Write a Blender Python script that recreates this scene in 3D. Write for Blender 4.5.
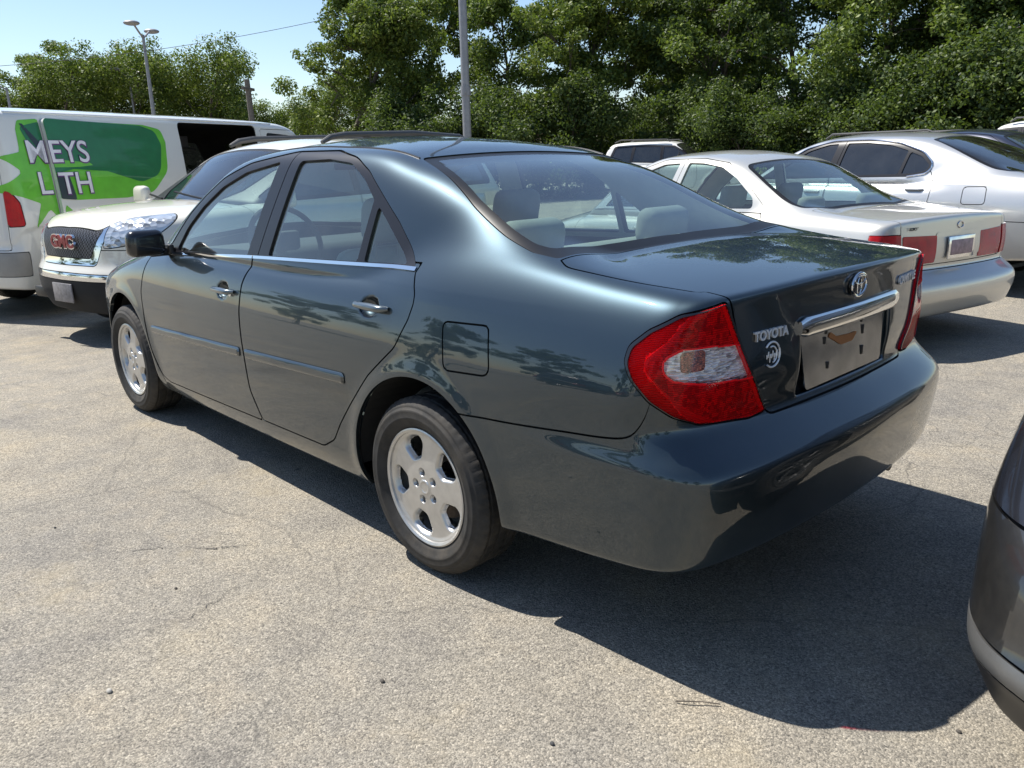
import bpy, bmesh, math, random
import numpy as np
from mathutils import Vector, Matrix
R_ = math.radians
for o in list(bpy.data.objects): bpy.data.objects.remove(o)
scene = bpy.context.scene
COL = scene.collection
# ---------------------------------------------------------------- camera, sky, sun, exposure
cd = bpy.data.cameras.new('camera'); cam = bpy.data.objects.new('camera', cd); COL.objects.link(cam)
scene.camera = cam
def aim(loc, yaw, pitch, roll, fpx):
    f = np.array([math.cos(yaw)*math.cos(pitch), math.sin(yaw)*math.cos(pitch), math.sin(pitch)])
    r = np.cross(f, [0, 0, 1.]); r /= np.linalg.norm(r); u = np.cross(r, f)
    r2 = r*math.cos(roll)+u*math.sin(roll); u2 = u*math.cos(roll)-r*math.sin(roll)
    m = Matrix(((r2[0], u2[0], -f[0], loc[0]), (r2[1], u2[1], -f[1], loc[1]), (r2[2], u2[2], -f[2], loc[2]), (0, 0, 0, 1)))
    cam.matrix_world = m
    cd.sensor_width = 36; cd.lens = 36*fpx/1024; cd.clip_start = .05; cd.clip_end = 2000
aim((-2.037, 2.387, 1.381), R_(-43.527), R_(-15.79), R_(-1.33), 801.3)
SUN_DIR = Vector((0.56, 0.19, 1.0)).normalized()      # towards the sun
sun_el = math.asin(SUN_DIR.z); sun_az = math.atan2(SUN_DIR.x, SUN_DIR.y)
world = bpy.data.worlds.new('World'); scene.world = world; world.use_nodes = True
nt = world.node_tree; bg = nt.nodes['Background']
sky = nt.nodes.new('ShaderNodeTexSky'); sky.sky_type = 'NISHITA'; sky.sun_disc = False
sky.sun_elevation = sun_el; sky.sun_rotation = sun_az; sky.air_density = 1.0; sky.dust_density = 0.35; sky.ozone_density = 2.2
nt.links.new(sky.outputs[0], bg.inputs[0]); bg.inputs[1].default_value = 0.10
sd = bpy.data.lights.new('sun', 'SUN'); sd.energy = 4.8; sd.angle = R_(0.5); sd.color = (1.0, 0.955, 0.88)
sun = bpy.data.objects.new('sun', sd); COL.objects.link(sun)
sun.rotation_euler = (-SUN_DIR).to_track_quat('-Z', 'Y').to_euler()
scene.view_settings.view_transform = 'Standard'; scene.view_settings.look = 'None'
scene.view_settings.exposure = 0.66; scene.view_settings.gamma = 1.0
scene.view_settings.use_curve_mapping = False
scene.render.engine = 'CYCLES'
scene.cycles.max_bounces = 8; scene.cycles.transparent_max_bounces = 16; scene.cycles.transmission_bounces = 6
scene.cycles.use_denoising = True
scene.cycles.sample_clamp_indirect = 6.0
scene.cycles.caustics_reflective = False
# ---------------------------------------------------------------- numpy geometry kit
def smax(a, b, k):
    h = np.maximum(k - np.abs(a - b), 0) / k
    return np.maximum(a, b) + h * h * h * k / 6
def smin(a, b, k):
    h = np.maximum(k - np.abs(a - b), 0) / k
    return np.minimum(a, b) - h * h * h * k / 6
def sstep(x, a, b):
    t = np.clip((x - a) / (b - a), 0, 1)
    return t * t * (3 - 2 * t)
def curve(pts, s=0.03):
    """smooth function through points: monotone cubic, then gaussian softened"""
    p = np.array(sorted(pts), float); X, Y = p[:, 0], p[:, 1]
    d = np.diff(Y) / np.diff(X); m = np.zeros(len(X))
    for i in range(1, len(X) - 1):
        if d[i-1] * d[i] > 0:
            w1 = 2*(X[i+1]-X[i]) + X[i]-X[i-1]; w2 = X[i+1]-X[i] + 2*(X[i]-X[i-1])
            m[i] = (w1+w2) / (w1/d[i-1] + w2/d[i])
    m[0] = d[0]; m[-1] = d[-1]
    st = 0.002; lo, hi = X[0]-0.5, X[-1]+0.5
    t = np.arange(lo, hi, st); i = np.clip(np.searchsorted(X, t) - 1, 0, len(X)-2)
    hh = X[i+1]-X[i]; u = (t - X[i]) / hh
    v = (2*u**3-3*u**2+1)*Y[i] + (u**3-2*u**2+u)*hh*m[i] + (3*u**2-2*u**3)*Y[i+1] + (u**3-u**2)*hh*m[i+1]
    v = np.where(t < X[0], Y[0] + (t-X[0])*m[0], v); v = np.where(t > X[-1], Y[-1] + (t-X[-1])*m[-1], v)
    if s > 0:
        n = int(3*s/st) + 1; k = np.exp(-0.5*(np.arange(-n, n+1)*st/s)**2); k /= k.sum()
        v = np.convolve(np.pad(v, n, mode='reflect', reflect_type='odd'), k, mode='valid')
    return lambda x: np.interp(x, t, v)
def grad(F, V, e=0.003):
    x, y, z = V.T
    g = np.stack([F(x+e, y, z)-F(x-e, y, z), F(x, y+e, z)-F(x, y-e, z), F(x, y, z+e)-F(x, y, z-e)], -1) / (2*e)
    return g
def nets(F, lo, hi, h):
    """surface nets over y >= 0, projected onto F = 0 and mirrored"""
    B = 4
    n = [int(math.ceil((hi[0]-lo[0])/h/B))*B + 1, int(math.ceil((hi[1]+h)/h/B))*B + 1, int(math.ceil((hi[2]-lo[2])/h/B))*B + 1]
    ax = [lo[0] + h*np.arange(n[0]), -h/2 + h*np.arange(n[1]), lo[2] + h*np.arange(n[2])]
    cx, cy, cz = [a[::B] for a in ax]
    G = F(*np.meshgrid(cx, cy, cz, indexing='ij'))
    A = np.abs(G) < B*h*3.0
    act = np.zeros([k-1 for k in G.shape], bool)
    for i in (0, 1):
        for j in (0, 1):
            for k in (0, 1):
                act |= A[i:A.shape[0]-1+i, j:A.shape[1]-1+j, k:A.shape[2]-1+k]
    fa = np.zeros(n, bool)
    rep = act.repeat(B, 0).repeat(B, 1).repeat(B, 2)
    fa[:-1, :-1, :-1] |= rep; fa[1:, :-1, :-1] |= rep; fa[:-1, 1:, :-1] |= rep; fa[:-1, :-1, 1:] |= rep
    fa[1:, 1:, :-1] |= rep; fa[1:, :-1, 1:] |= rep; fa[:-1, 1:, 1:] |= rep; fa[1:, 1:, 1:] |= rep
    ix = [np.minimum((np.arange(k) + B//2)//B, g-1) for k, g in zip(n, G.shape)]
    val = G[np.ix_(*ix)].astype(float)
    I = np.argwhere(fa)
    val[fa] = F(ax[0][I[:, 0]], ax[1][I[:, 1]], ax[2][I[:, 2]])
    S = val < 0
    c = [S[i:n[0]-1+i, j:n[1]-1+j, k:n[2]-1+k] for i in (0, 1) for j in (0, 1) for k in (0, 1)]
    cnt = sum(q.astype(int) for q in c); cell = (cnt > 0) & (cnt < 8)
    vid = -np.ones(cell.shape, int); ci = np.argwhere(cell); vid[cell] = np.arange(len(ci))
    acc = np.zeros((len(ci), 3)); w = np.zeros(len(ci))
    co = [(i, j, k) for i in (0, 1) for j in (0, 1) for k in (0, 1)]
    for a in range(8):
        for b in range(a+1, 8):
            if sum(abs(p-q) for p, q in zip(co[a], co[b])) != 1: continue
            pa, pb = np.array(co[a]), np.array(co[b])
            va = val[tuple((ci+pa).T)]; vb = val[tuple((ci+pb).T)]
            m = (va < 0) != (vb < 0); t = np.where(m, va/np.where(m, va-vb, 1), 0)[:, None]
            acc += np.where(m[:, None], (ci+pa) + t*(pb-pa), 0); w += m
    V = acc / w[:, None] * h + np.array([ax[0][0], ax[1][0], ax[2][0]])
    quads = []
    for d in range(3):
        e = (d+1) % 3; f = (d+2) % 3
        sl = [slice(None)]*3; sl2 = [slice(None)]*3
        sl[d] = slice(0, n[d]-1); sl2[d] = slice(1, n[d])
        s0 = S[tuple(sl)]; s1 = S[tuple(sl2)]; ed = np.argwhere(s0 != s1)
        ed = ed[(ed[:, e] > 0) & (ed[:, f] > 0) & (ed[:, e] < n[e]-1) & (ed[:, f] < n[f]-1)]
        inside = s0[tuple(ed.T)]
        o = np.zeros(3, int); oe = o.copy(); oe[e] = 1; of = o.copy(); of[f] = 1
        q = np.stack([vid[tuple((ed-oe-of).T)], vid[tuple((ed-of).T)], vid[tuple(ed.T)], vid[tuple((ed-oe).T)]], -1)
        q[~inside] = q[~inside][:, ::-1]
        quads.append(q)
    Q = np.concatenate(quads)
    mid = ci[:, 1] == 0; V[mid, 1] = 0
    for _ in range(4):
        g = grad(F, V); l2 = (g*g).sum(1)
        stp = F(*V.T) / np.maximum(l2, .05); stp = np.clip(stp, -h, h)
        V = V - g*stp[:, None]; V[mid, 1] = 0
    N = grad(F, V); N[mid, 1] = 0; N /= np.linalg.norm(N, axis=1)[:, None]
    d1 = np.linalg.norm(V[Q[:, 0]]-V[Q[:, 2]], axis=1); d2 = np.linalg.norm(V[Q[:, 1]]-V[Q[:, 3]], axis=1)
    k = (d1 <= d2)[:, None]
    T = np.concatenate([np.where(k, Q[:, [0, 1, 2]], Q[:, [0, 1, 3]]), np.where(k, Q[:, [0, 2, 3]], Q[:, [1, 2, 3]])])
    # mirror
    mp = np.arange(len(V)); o = ~mid; mp[o] = len(V) + np.arange(o.sum())
    V2 = V[o]*[1, -1, 1]; N2 = N[o]*[1, -1, 1]
    T = np.concatenate([T, mp[T][:, ::-1]])
    return compact(np.concatenate([V, V2]), np.concatenate([N, N2]), T)
def compact(V, N, T):
    if len(T) == 0: return np.zeros((0, 3)), np.zeros((0, 3)), np.zeros((0, 3), int)
    u, inv = np.unique(T, return_inverse=True)
    return V[u], N[u], inv.reshape(T.shape)
def cut(M, f):
    """split a mesh where the per-vertex field f changes sign: (f > 0 part, f < 0 part)"""
    V, N, T = M
    if len(T) == 0: return M, M
    f = np.where(np.abs(f) < 1e-6, 1e-6, f)
    s = f[T] > 0; c = s.sum(1)
    P = [T[c == 3]]; Q = [T[c == 0]]
    mx = T[(c == 1) | (c == 2)]; sm = s[(c == 1) | (c == 2)]; cm = sm.sum(1)
    if len(mx):
        lone = np.where(cm[:, None] == 1, sm, ~sm).argmax(1); r = np.arange(len(mx))
        a, b, d = mx[r, lone], mx[r, (lone+1) % 3], mx[r, (lone+2) % 3]
        E = np.sort(np.concatenate([np.stack([a, b], -1), np.stack([a, d], -1)]), 1)
        ue, inv = np.unique(E, axis=0, return_inverse=True); inv = inv.ravel()
        t = (f[ue[:, 0]] / (f[ue[:, 0]] - f[ue[:, 1]]))[:, None]
        nv = V[ue[:, 0]]*(1-t) + V[ue[:, 1]]*t; nn = N[ue[:, 0]]*(1-t) + N[ue[:, 1]]*t
        nn /= np.linalg.norm(nn, axis=1)[:, None] + 1e-9
        ab = len(V) + inv[:len(mx)]; ad = len(V) + inv[len(mx):]
        one = np.stack([a, ab, ad], -1); two = np.concatenate([np.stack([ab, b, d], -1), np.stack([ab, d, ad], -1)])
        p1 = cm == 1; pp = np.concatenate([p1, p1])
        P += [one[p1], two[~pp]]; Q += [one[~p1], two[pp]]
        V = np.concatenate([V, nv]); N = np.concatenate([N, nn])
    return compact(V, N, np.concatenate(P)), compact(V, N, np.concatenate(Q))
def keep(M, f): return cut(M, f)[0]
def join(*Ms):
    V, N, T, o = [], [], [], 0
    for m in Ms:
        V.append(m[0]); N.append(m[1]); T.append(m[2]+o); o += len(m[0])
    return np.concatenate(V), np.concatenate(N), np.concatenate(T)
def offset(M, d): return M[0]+M[1]*d, M[1], M[2]
def flip(M): return M[0], -M[1], M[2][:, ::-1]
def mirror(M): return M[0]*[1, -1, 1], M[1]*[1, -1, 1], M[2][:, ::-1]
def boundary(T):
    E = np.concatenate([T[:, [0, 1]], T[:, [1, 2]], T[:, [2, 0]]])
    k = E.min(1)*(T.max()+1) + E.max(1)
    u, ix, c = np.unique(k, return_index=True, return_counts=True)
    return E[ix[c == 1]]
def flange(M, d, sel=None):
    """fold every open edge inward by d, so panels have an edge"""
    V, N, T = M
    if len(T) == 0: return M
    E = boundary(T)
    if sel is not None: E = E[sel(V[E].mean(1))]
    if len(E) == 0: return M
    u, inv = np.unique(E, return_inverse=True); inv = inv.reshape(E.shape)
    ed = V[E[:, 1]]-V[E[:, 0]]; nf = np.cross(ed, N[E[:, 0]]); nf /= np.linalg.norm(nf, axis=1)[:, None]+1e-9
    na = np.zeros((len(u), 3)); np.add.at(na, inv[:, 0], nf); np.add.at(na, inv[:, 1], nf)
    na /= np.linalg.norm(na, axis=1)[:, None]+1e-9
    b = len(V); k = len(u)
    V2 = np.concatenate([V, V[u], V[u]-N[u]*d]); N2 = np.concatenate([N, na, na])
    a0, a1 = b+inv[:, 0], b+inv[:, 1]
    T2 = np.concatenate([T, np.stack([a1, a0, a0+k], -1), np.stack([a1, a0+k, a1+k], -1)])
    return V2, N2, T2
def rpoly(pts):
    """closed polygon from (x, y, radius) corners"""
    out = []; n = len(pts)
    for i in range(n):
        p = np.array(pts[i][:2], float); r = pts[i][2] if len(pts[i]) > 2 else 0
        if r <= 0: out.append(p); continue
        a = np.array(pts[i-1][:2], float)-p; b = np.array(pts[(i+1) % n][:2], float)-p
        la, lb = np.linalg.norm(a), np.linalg.norm(b); a /= la; b /= lb
        th = math.acos(np.clip(a@b, -1, 1)); t = min(r/max(math.tan(th/2), 1e-3), la*.49, lb*.49)
        p0 = p+a*t; p1 = p+b*t
        for k in np.linspace(0, 1, 9): out.append((1-k)**2*p0 + 2*k*(1-k)*p + k*k*p1)
    return np.array(out)
def psdf(X, Y, P):
    """signed distance to a closed polygon, negative inside"""
    X = np.asarray(X, float); Y = np.asarray(Y, float); d = np.full(X.shape, 1e9); ins = np.zeros(X.shape, bool)
    n = len(P)
    for i in range(n):
        a, b = P[i], P[(i+1) % n]; e = b-a; L = e@e
        if L < 1e-12: continue
        wx, wy = X-a[0], Y-a[1]; t = np.clip((wx*e[0]+wy*e[1])/L, 0, 1)
        d = np.minimum(d, (wx-t*e[0])**2+(wy-t*e[1])**2)
        if a[1] != b[1]:
            m = ((a[1] > Y) != (b[1] > Y)) & (X < (b[0]-a[0])*(Y-a[1])/(b[1]-a[1])+a[0]); ins ^= m
    d = np.sqrt(d)
    return np.where(ins, -d, d)

def refine(M, F):
    """split every triangle in four and lay the new points back on the field"""
    V, N, T = M
    N = grad(F, V, .002); N /= np.linalg.norm(N, axis=1)[:, None]
    E = np.sort(np.concatenate([T[:, [0, 1]], T[:, [1, 2]], T[:, [2, 0]]]), 1)
    u, inv = np.unique(E, axis=0, return_inverse=True); inv = inv.ravel(); n = len(T)
    P = (V[u[:, 0]]+V[u[:, 1]])/2
    for _ in range(2):
        g = grad(F, P, .002); P = P - g*np.clip(F(*P.T)/np.maximum((g*g).sum(1), .05), -.004, .004)[:, None]
    g = grad(F, P, .002); g /= np.linalg.norm(g, axis=1)[:, None]
    a, b, c = inv[:n]+len(V), inv[n:2*n]+len(V), inv[2*n:]+len(V)
    T2 = np.concatenate([np.stack([T[:, 0], a, c], -1), np.stack([T[:, 1], b, a], -1), np.stack([T[:, 2], c, b], -1), np.stack([a, b, c], -1)])
    return np.concatenate([V, P]), np.concatenate([N, g]), T2
# ---------------------------------------------------------------- car bodies as smooth fields
def car_field(P):
    g = P.get
    top, W, sec, rear, rplan = P['top'], P['W'], P['sec'], P['rear'], P['rplan']
    front, fplan, roof, gy = P['front'], P['fplan'], P['roof'], P['gy']
    tum, zb = P['tum'], P['zb']; cr, crr = P['crown'], P['crown_roof']
    wb, ar, az = P['wb'], P['arch_r'], P['arch_z']; xm = g('xm', 1.05)
    kx = P['kpil']; bulge = g('bulge', .012)
    def F(x, y, z):
        ya = np.abs(y)
        s = W(x) + sec(z)
        for cx in (0, wb):
            r = np.sqrt((x-cx)**2 + (z-az)**2)
            s = s + g('flare', .010)*np.exp(-((r-ar)/.045)**2) * sstep(z, .1, .35)
        if 'extra_side' in P: s = s + P['extra_side'](x, z)
        side = ya - s
        tz = top(x) - cr(x)*(ya/.65)**2
        if 'extra_top' in P: tz = tz + P['extra_top'](x, ya)
        t = (z - tz)
        re = (rear(z) + rplan(ya)) - x
        fr = x - (front(z) - fplan(ya))
        sr = smax(side*g('sn', .97), re, g('kr', .05)); sr = smax(sr, fr, g('kf', .08))
        ks = P['ksh'](x)
        if 'klip' in P: m_ = sstep(-x, .90, .98); ks = ks*(1-m_) + P['klip']*m_
        low = smax(sr, t*.97, ks)
        th = np.tanh((x-xm)*2.2)
        xs = x + (g('gcurve', .12)*np.maximum(th, 0) + g('gcurve_r', .12)*np.minimum(th, 0))*ya**2
        zr = roof(xs) - crr(x)*(ya/.55)**2
        gs = ya - (gy(x) - tum(z - zb))
        nrm = np.sqrt(1 + ((roof(xs+.02)-roof(xs-.02))/.04)**2)
        kr_ = g('kroof', .10)
        gr = smax(gs*.92, (z - zr)/nrm, kr_(x) if callable(kr_) else kr_)
        gr = np.maximum(gr, (zb-.22)-z)
        k = .004 + kx(x)*sstep(ya, g('ka', .34), g('kb', .70))
        b = smin(low, gr, k)
        b = smax(b, P['bot'](x) - z, .04)
        if 'extra' in P: b = P['extra'](b, x, ya, z)
        return b
    return F
def camry_params():
    c = curve
    P = dict(
    wb=2.72, arch_r=.381, arch_z=.318, gcurve_r=.03, gcurve=.06, kroof=c([(-.8,.17),(.1,.17),(.7,.10),(2.5,.08)], .1), kr=.11,
    top=c([(-1.3,1.0),(-1.1,1.035),(-1.0,1.050),(-.8,1.072),(-.5,1.092),(0,1.10),(1,1.06),(2.0,1.05),(2.4,1.02),(2.8,.965),(3.2,.88),(3.5,.78),(3.62,.70),(3.7,.60)], .04),
    crown=c([(-1.1,.022),(-.4,.022),(.5,.06),(2.2,.05),(3.0,.07),(3.6,.09)], .1),
    W=c([(-1.3,.80),(-1.0,.845),(-.7,.868),(-.3,.882),(.2,.888),(1.2,.892),(2.2,.888),(2.6,.882),(3.0,.862),(3.3,.80),(3.55,.70),(3.75,.55)], .12),
    sec=c([(.1,-.09),(.2,-.05),(.28,-.018),(.36,-.008),(.5,0),(.62,0),(.72,-.006),(.82,-.022),(.90,-.045),(.97,-.078),(1.05,-.13),(1.15,-.2)], .02),
    rear=c([(.1,-1.0),(.22,-1.04),(.30,-1.085),(.45,-1.118),(.575,-1.130),(.602,-1.126),(.622,-1.105),(.66,-1.058),(.688,-1.030),(.705,-1.02),(.80,-1.03),(.95,-1.022),(1.02,-1.026),(1.055,-1.035),(1.2,-1.0)], .015),
    rplan=c([(-.1,0),(0,0),(.3,.010),(.5,.028),(.65,.052),(.75,.08),(.82,.12),(.9,.22)], .03),
    front=c([(.1,3.5),(.25,3.6),(.4,3.65),(.6,3.67),(.75,3.62),(.9,3.5)], .03),
    fplan=c([(-.1,0),(0,0),(.3,.02),(.5,.08),(.65,.18),(.75,.30),(.85,.5)], .05),
    roof=c([(-.9,.80),(-.55,1.03),(-.45,1.085),(-.1,1.245),(.15,1.345),(.34,1.392),(.50,1.435),(.8,1.472),(1.1,1.488),(1.4,1.478),(1.66,1.445),(1.9,1.345),(2.15,1.205),(2.45,1.02),(2.8,.8)], .045),
    crown_roof=c([(-.6,.03),(-.3,.01),(.35,.018),(1.0,.05),(2.5,.05)], .1),
    gy=c([(-.8,.60),(-.4,.685),(0,.745),(.4,.785),(1.0,.808),(1.6,.808),(2.0,.797),(2.4,.75)], .1),
    tum=lambda d: .36*np.maximum(d,0) + .16*np.maximum(d,0)**2 + .6*np.maximum(-.04-d,0), zb=.98,
    bot=c([(-1.2,.355),(-.95,.325),(-.8,.31),(-.4,.28),(0,.24),(.5,.20),(2.2,.19),(3.2,.20),(3.6,.24)], .05),
    ksh=c([(-1.1,.07),(-.4,.10),(.2,.14),(1.5,.08),(2.4,.12),(3.6,.15)], .1),
    kpil=c([(-1.2,.22),(-.1,.22),(.12,.14),(.35,.02),(.5,.006),(1.9,.006),(2.3,.03),(2.6,.03)], .04),
    )
    def extra(b, x, ya, z):
        # licence plate pocket in the boot face
        qx = np.abs(x+1.10)-.108; qy = ya-.300; qz = np.abs(z-.80)-.090
        box = smax(smax(qx, qy, .02), qz, .02)
        b = smax(b, -box, .012)
        for hx, hz, hy in ((1.425, .842, .866), (.300, .896, .847)):
            q = np.sqrt(((x-hx)/.052)**2 + ((z-hz)/.036)**2 + ((ya-hy)/.034)**2)
            b = smax(b, (1-q)*.034, .010)
        return b
    P['extra'] = extra; P['klip'] = .034
    P['extra_side'] = lambda x, z: -.014*sstep(z, .595, .655)*sstep(-x, .30, .85)*sstep(z, .80, .66)
    return P
# ---------------------------------------------------------------- materials
def node_mat(name):
    m = bpy.data.materials.new(name); m.use_nodes = True
    nt = m.node_tree; b = nt.nodes['Principled BSDF']
    return m, nt, b
def N(nt, t, **kw):
    n = nt.nodes.new(t)
    for k, v in kw.items():
        if k[0] == '_': setattr(n, k[1:], v)
        else:
            key = int(k[1:]) if k[0] == 'i' and k[1:].isdigit() else k
            n.inputs[key].default_value = v
    return n
def L(nt, a, b): nt.links.new(a, b)
def ramp(nt, fac, stops, interp='LINEAR'):
    r = nt.nodes.new('ShaderNodeValToRGB'); r.color_ramp.interpolation = interp
    el = r.color_ramp.elements
    while len(el) < len(stops): el.new(.5)
    for e, (p, c) in zip(el, stops):
        e.position = p; e.color = (*c, 1) if hasattr(c, '__len__') else (c, c, c, 1)
    L(nt, fac, r.inputs[0]); return r.outputs[0]
def mixc(nt, fac, a, b, mode='MIX'):
    m = nt.nodes.new('ShaderNodeMix'); m.data_type = 'RGBA'; m.blend_type = mode
    for i, v in ((0, fac), (6, a), (7, b)):
        if isinstance(v, bpy.types.NodeSocket): L(nt, v, m.inputs[i])
        elif i == 0: m.inputs[0].default_value = v
        else: m.inputs[i].default_value = (*v, 1) if len(v) == 3 else v
    return m.outputs[2]
def coords(nt, kind='Object', scale=None):
    t = nt.nodes.new('ShaderNodeTexCoord'); o = t.outputs[kind]
    if scale:
        mp = nt.nodes.new('ShaderNodeMapping'); mp.inputs['Scale'].default_value = scale; L(nt, o, mp.inputs[0]); o = mp.outputs[0]
    return o
def noise(nt, vec, scale, detail=3, rough=.5):
    n = N(nt, 'ShaderNodeTexNoise', Scale=scale, Detail=detail, Roughness=rough); L(nt, vec, n.inputs['Vector']); return n.outputs['Fac']
def voro(nt, vec, scale, feature='F1', out='Distance', rnd=1.0):
    n = N(nt, 'ShaderNodeTexVoronoi', _feature=feature, Scale=scale, Randomness=rnd); L(nt, vec, n.inputs['Vector']); return n.outputs[out]
def bump(nt, b, h, strength, dist):
    n = N(nt, 'ShaderNodeBump', Strength=strength, Distance=dist); L(nt, h, n.inputs['Height']); L(nt, n.outputs[0], b.inputs['Normal'])
def simple(name, col, rough=.5, metal=0.0, var=0.12, vs=9.0, coat=0.0, bs=0.0, bscale=200, **kw):
    m, nt, b = node_mat(name); v = coords(nt)
    f = noise(nt, v, vs, 4)
    c = ramp(nt, f, [(.25, tuple(x*(1-var) for x in col)), (.75, tuple(min(1, x*(1+var)) for x in col))])
    L(nt, c, b.inputs['Base Color']); b.inputs['Roughness'].default_value = rough; b.inputs['Metallic'].default_value = metal
    b.inputs['Coat Weight'].default_value = coat; b.inputs['Coat Roughness'].default_value = .03
    if bs: bump(nt, b, noise(nt, v, bscale, 2), bs, .002)
    for k, q in kw.items(): b.inputs[k.replace('_', ' ')].default_value = q
    return m
def paint(name, col, metal=.6, rough=.35, dirt=.25, peel=.02, dirtcol=(.20, .18, .15), coat=1.0):
    m, nt, b = node_mat(name); v = coords(nt)
    sep = nt.nodes.new('ShaderNodeSeparateXYZ'); L(nt, v, sep.inputs[0])
    n1 = noise(nt, v, 3.5, 6, .62); n2 = noise(nt, v, 38, 4, .6)
    hz = N(nt, 'ShaderNodeMapRange', i1=.75, i2=.15, i3=0.0, i4=1.0); L(nt, sep.outputs[2], hz.inputs[0])
    a = N(nt, 'ShaderNodeMath', _operation='MULTIPLY'); L(nt, n1, a.inputs[0]); L(nt, n2, a.inputs[1])
    a2 = N(nt, 'ShaderNodeMath', _operation='MULTIPLY_ADD', i1=.9, i2=.06); L(nt, hz.outputs[0], a2.inputs[0])
    d = N(nt, 'ShaderNodeMath', _operation='MULTIPLY', _use_clamp=True); L(nt, a.outputs[0], d.inputs[0]); L(nt, a2.outputs[0], d.inputs[1])
    d2 = N(nt, 'ShaderNodeMath', _operation='MULTIPLY', i1=dirt*4, _use_clamp=True); L(nt, d.outputs[0], d2.inputs[0])
    fl = voro(nt, v, 1500, out='Color')
    fc = mixc(nt, .10, tuple(col), fl, 'OVERLAY')
    L(nt, mixc(nt, d2.outputs[0], fc, dirtcol), b.inputs['Base Color'])
    mm = N(nt, 'ShaderNodeMath', _operation='MULTIPLY_ADD', i1=-metal, i2=metal); L(nt, d2.outputs[0], mm.inputs[0]); L(nt, mm.outputs[0], b.inputs['Metallic'])
    b.inputs['Roughness'].default_value = rough
    b.inputs['Coat Weight'].default_value = coat; b.inputs['Coat IOR'].default_value = 1.62
    cr = N(nt, 'ShaderNodeMath', _operation='MULTIPLY_ADD', i1=.18, i2=.015); L(nt, d2.outputs[0], cr.inputs[0]); L(nt, cr.outputs[0], b.inputs['Coat Roughness'])
    if peel:
        bn = N(nt, 'ShaderNodeBump', Strength=peel, Distance=.002); L(nt, noise(nt, v, 60, 1), bn.inputs['Height']); L(nt, bn.outputs[0], b.inputs['Coat Normal'])
    return m
def glass(name, tint=(.55, .68, .64), refl=1.0):
    m = bpy.data.materials.new(name); m.use_nodes = True; nt = m.node_tree; nt.nodes.clear()
    out = nt.nodes.new('ShaderNodeOutputMaterial')
    tr = N(nt, 'ShaderNodeBsdfTransparent'); tr.inputs[0].default_value = (*tint, 1)
    gl = N(nt, 'ShaderNodeBsdfGlossy', Roughness=.015); gl.inputs[0].default_value = (1, 1, 1, 1)
    df = N(nt, 'ShaderNodeBsdfDiffuse'); df.inputs[0].default_value = (.45, .45, .42, 1)
    lw = N(nt, 'ShaderNodeLayerWeight', Blend=.5)
    p = N(nt, 'ShaderNodeMath', _operation='POWER', i1=4.0); L(nt, lw.outputs['Facing'], p.inputs[0])
    q = N(nt, 'ShaderNodeMath', _operation='MULTIPLY_ADD', i1=.9*refl, i2=.10*refl, _use_clamp=True); L(nt, p.outputs[0], q.inputs[0])
    dust = N(nt, 'ShaderNodeMath', _operation='MULTIPLY', i1=.07); L(nt, noise(nt, coords(nt), 6, 5, .6), dust.inputs[0])
    m0 = nt.nodes.new('ShaderNodeMixShader'); L(nt, dust.outputs[0], m0.inputs[0]); L(nt, tr.outputs[0], m0.inputs[1]); L(nt, df.outputs[0], m0.inputs[2])
    m1 = nt.nodes.new('ShaderNodeMixShader'); L(nt, q.outputs[0], m1.inputs[0]); L(nt, m0.outputs[0], m1.inputs[1]); L(nt, gl.outputs[0], m1.inputs[2])
    L(nt, m1.outputs[0], out.inputs[0]); return m
def red_lens_mat():
    m, nt, b = node_mat('red_lens'); v = coords(nt)
    sep = nt.nodes.new('ShaderNodeSeparateXYZ'); L(nt, v, sep.inputs[0])
    w = N(nt, 'ShaderNodeTexWave', _wave_type='BANDS', _bands_direction='Z', Scale=64.0, Distortion=1.2); L(nt, v, w.inputs['Vector'])
    n = noise(nt, v, 14, 3)
    k = N(nt, 'ShaderNodeMath', _operation='MULTIPLY'); L(nt, w.outputs['Fac'], k.inputs[0]); L(nt, n, k.inputs[1])
    c = ramp(nt, k.outputs[0], [(.03, (.10, .001, .003)), (.18, (.45, .002, .006)), (.42, (.85, .006, .012))])
    L(nt, c, b.inputs['Base Color']); b.inputs['Roughness'].default_value = .2; b.inputs['Specular IOR Level'].default_value = .35; b.inputs['Coat Weight'].default_value = .3; b.inputs['Coat Roughness'].default_value = .03
    bump(nt, b, w.outputs['Fac'], .5, .002); return m
def clear_lens_mat(name='clear_lens', sc=70.0, col=(.86, .88, .9)):
    m, nt, b = node_mat(name); v = coords(nt, scale=(1, 1, 1.7))
    vc = voro(nt, v, sc, out='Color'); vd = voro(nt, v, sc)
    bw = N(nt, 'ShaderNodeRGBToBW'); L(nt, vc, bw.inputs[0])
    c = ramp(nt, bw.outputs[0], [(.2, tuple(x*.4 for x in col)), (.42, tuple(x*.9 for x in col)), (.7, col)])
    L(nt, c, b.inputs['Base Color']); b.inputs['Metallic'].default_value = .45; b.inputs['Roughness'].default_value = .15
    b.inputs['Coat Weight'].default_value = 1; b.inputs['Coat Roughness'].default_value = .02
    bump(nt, b, vd, .9, .01); return m
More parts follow.
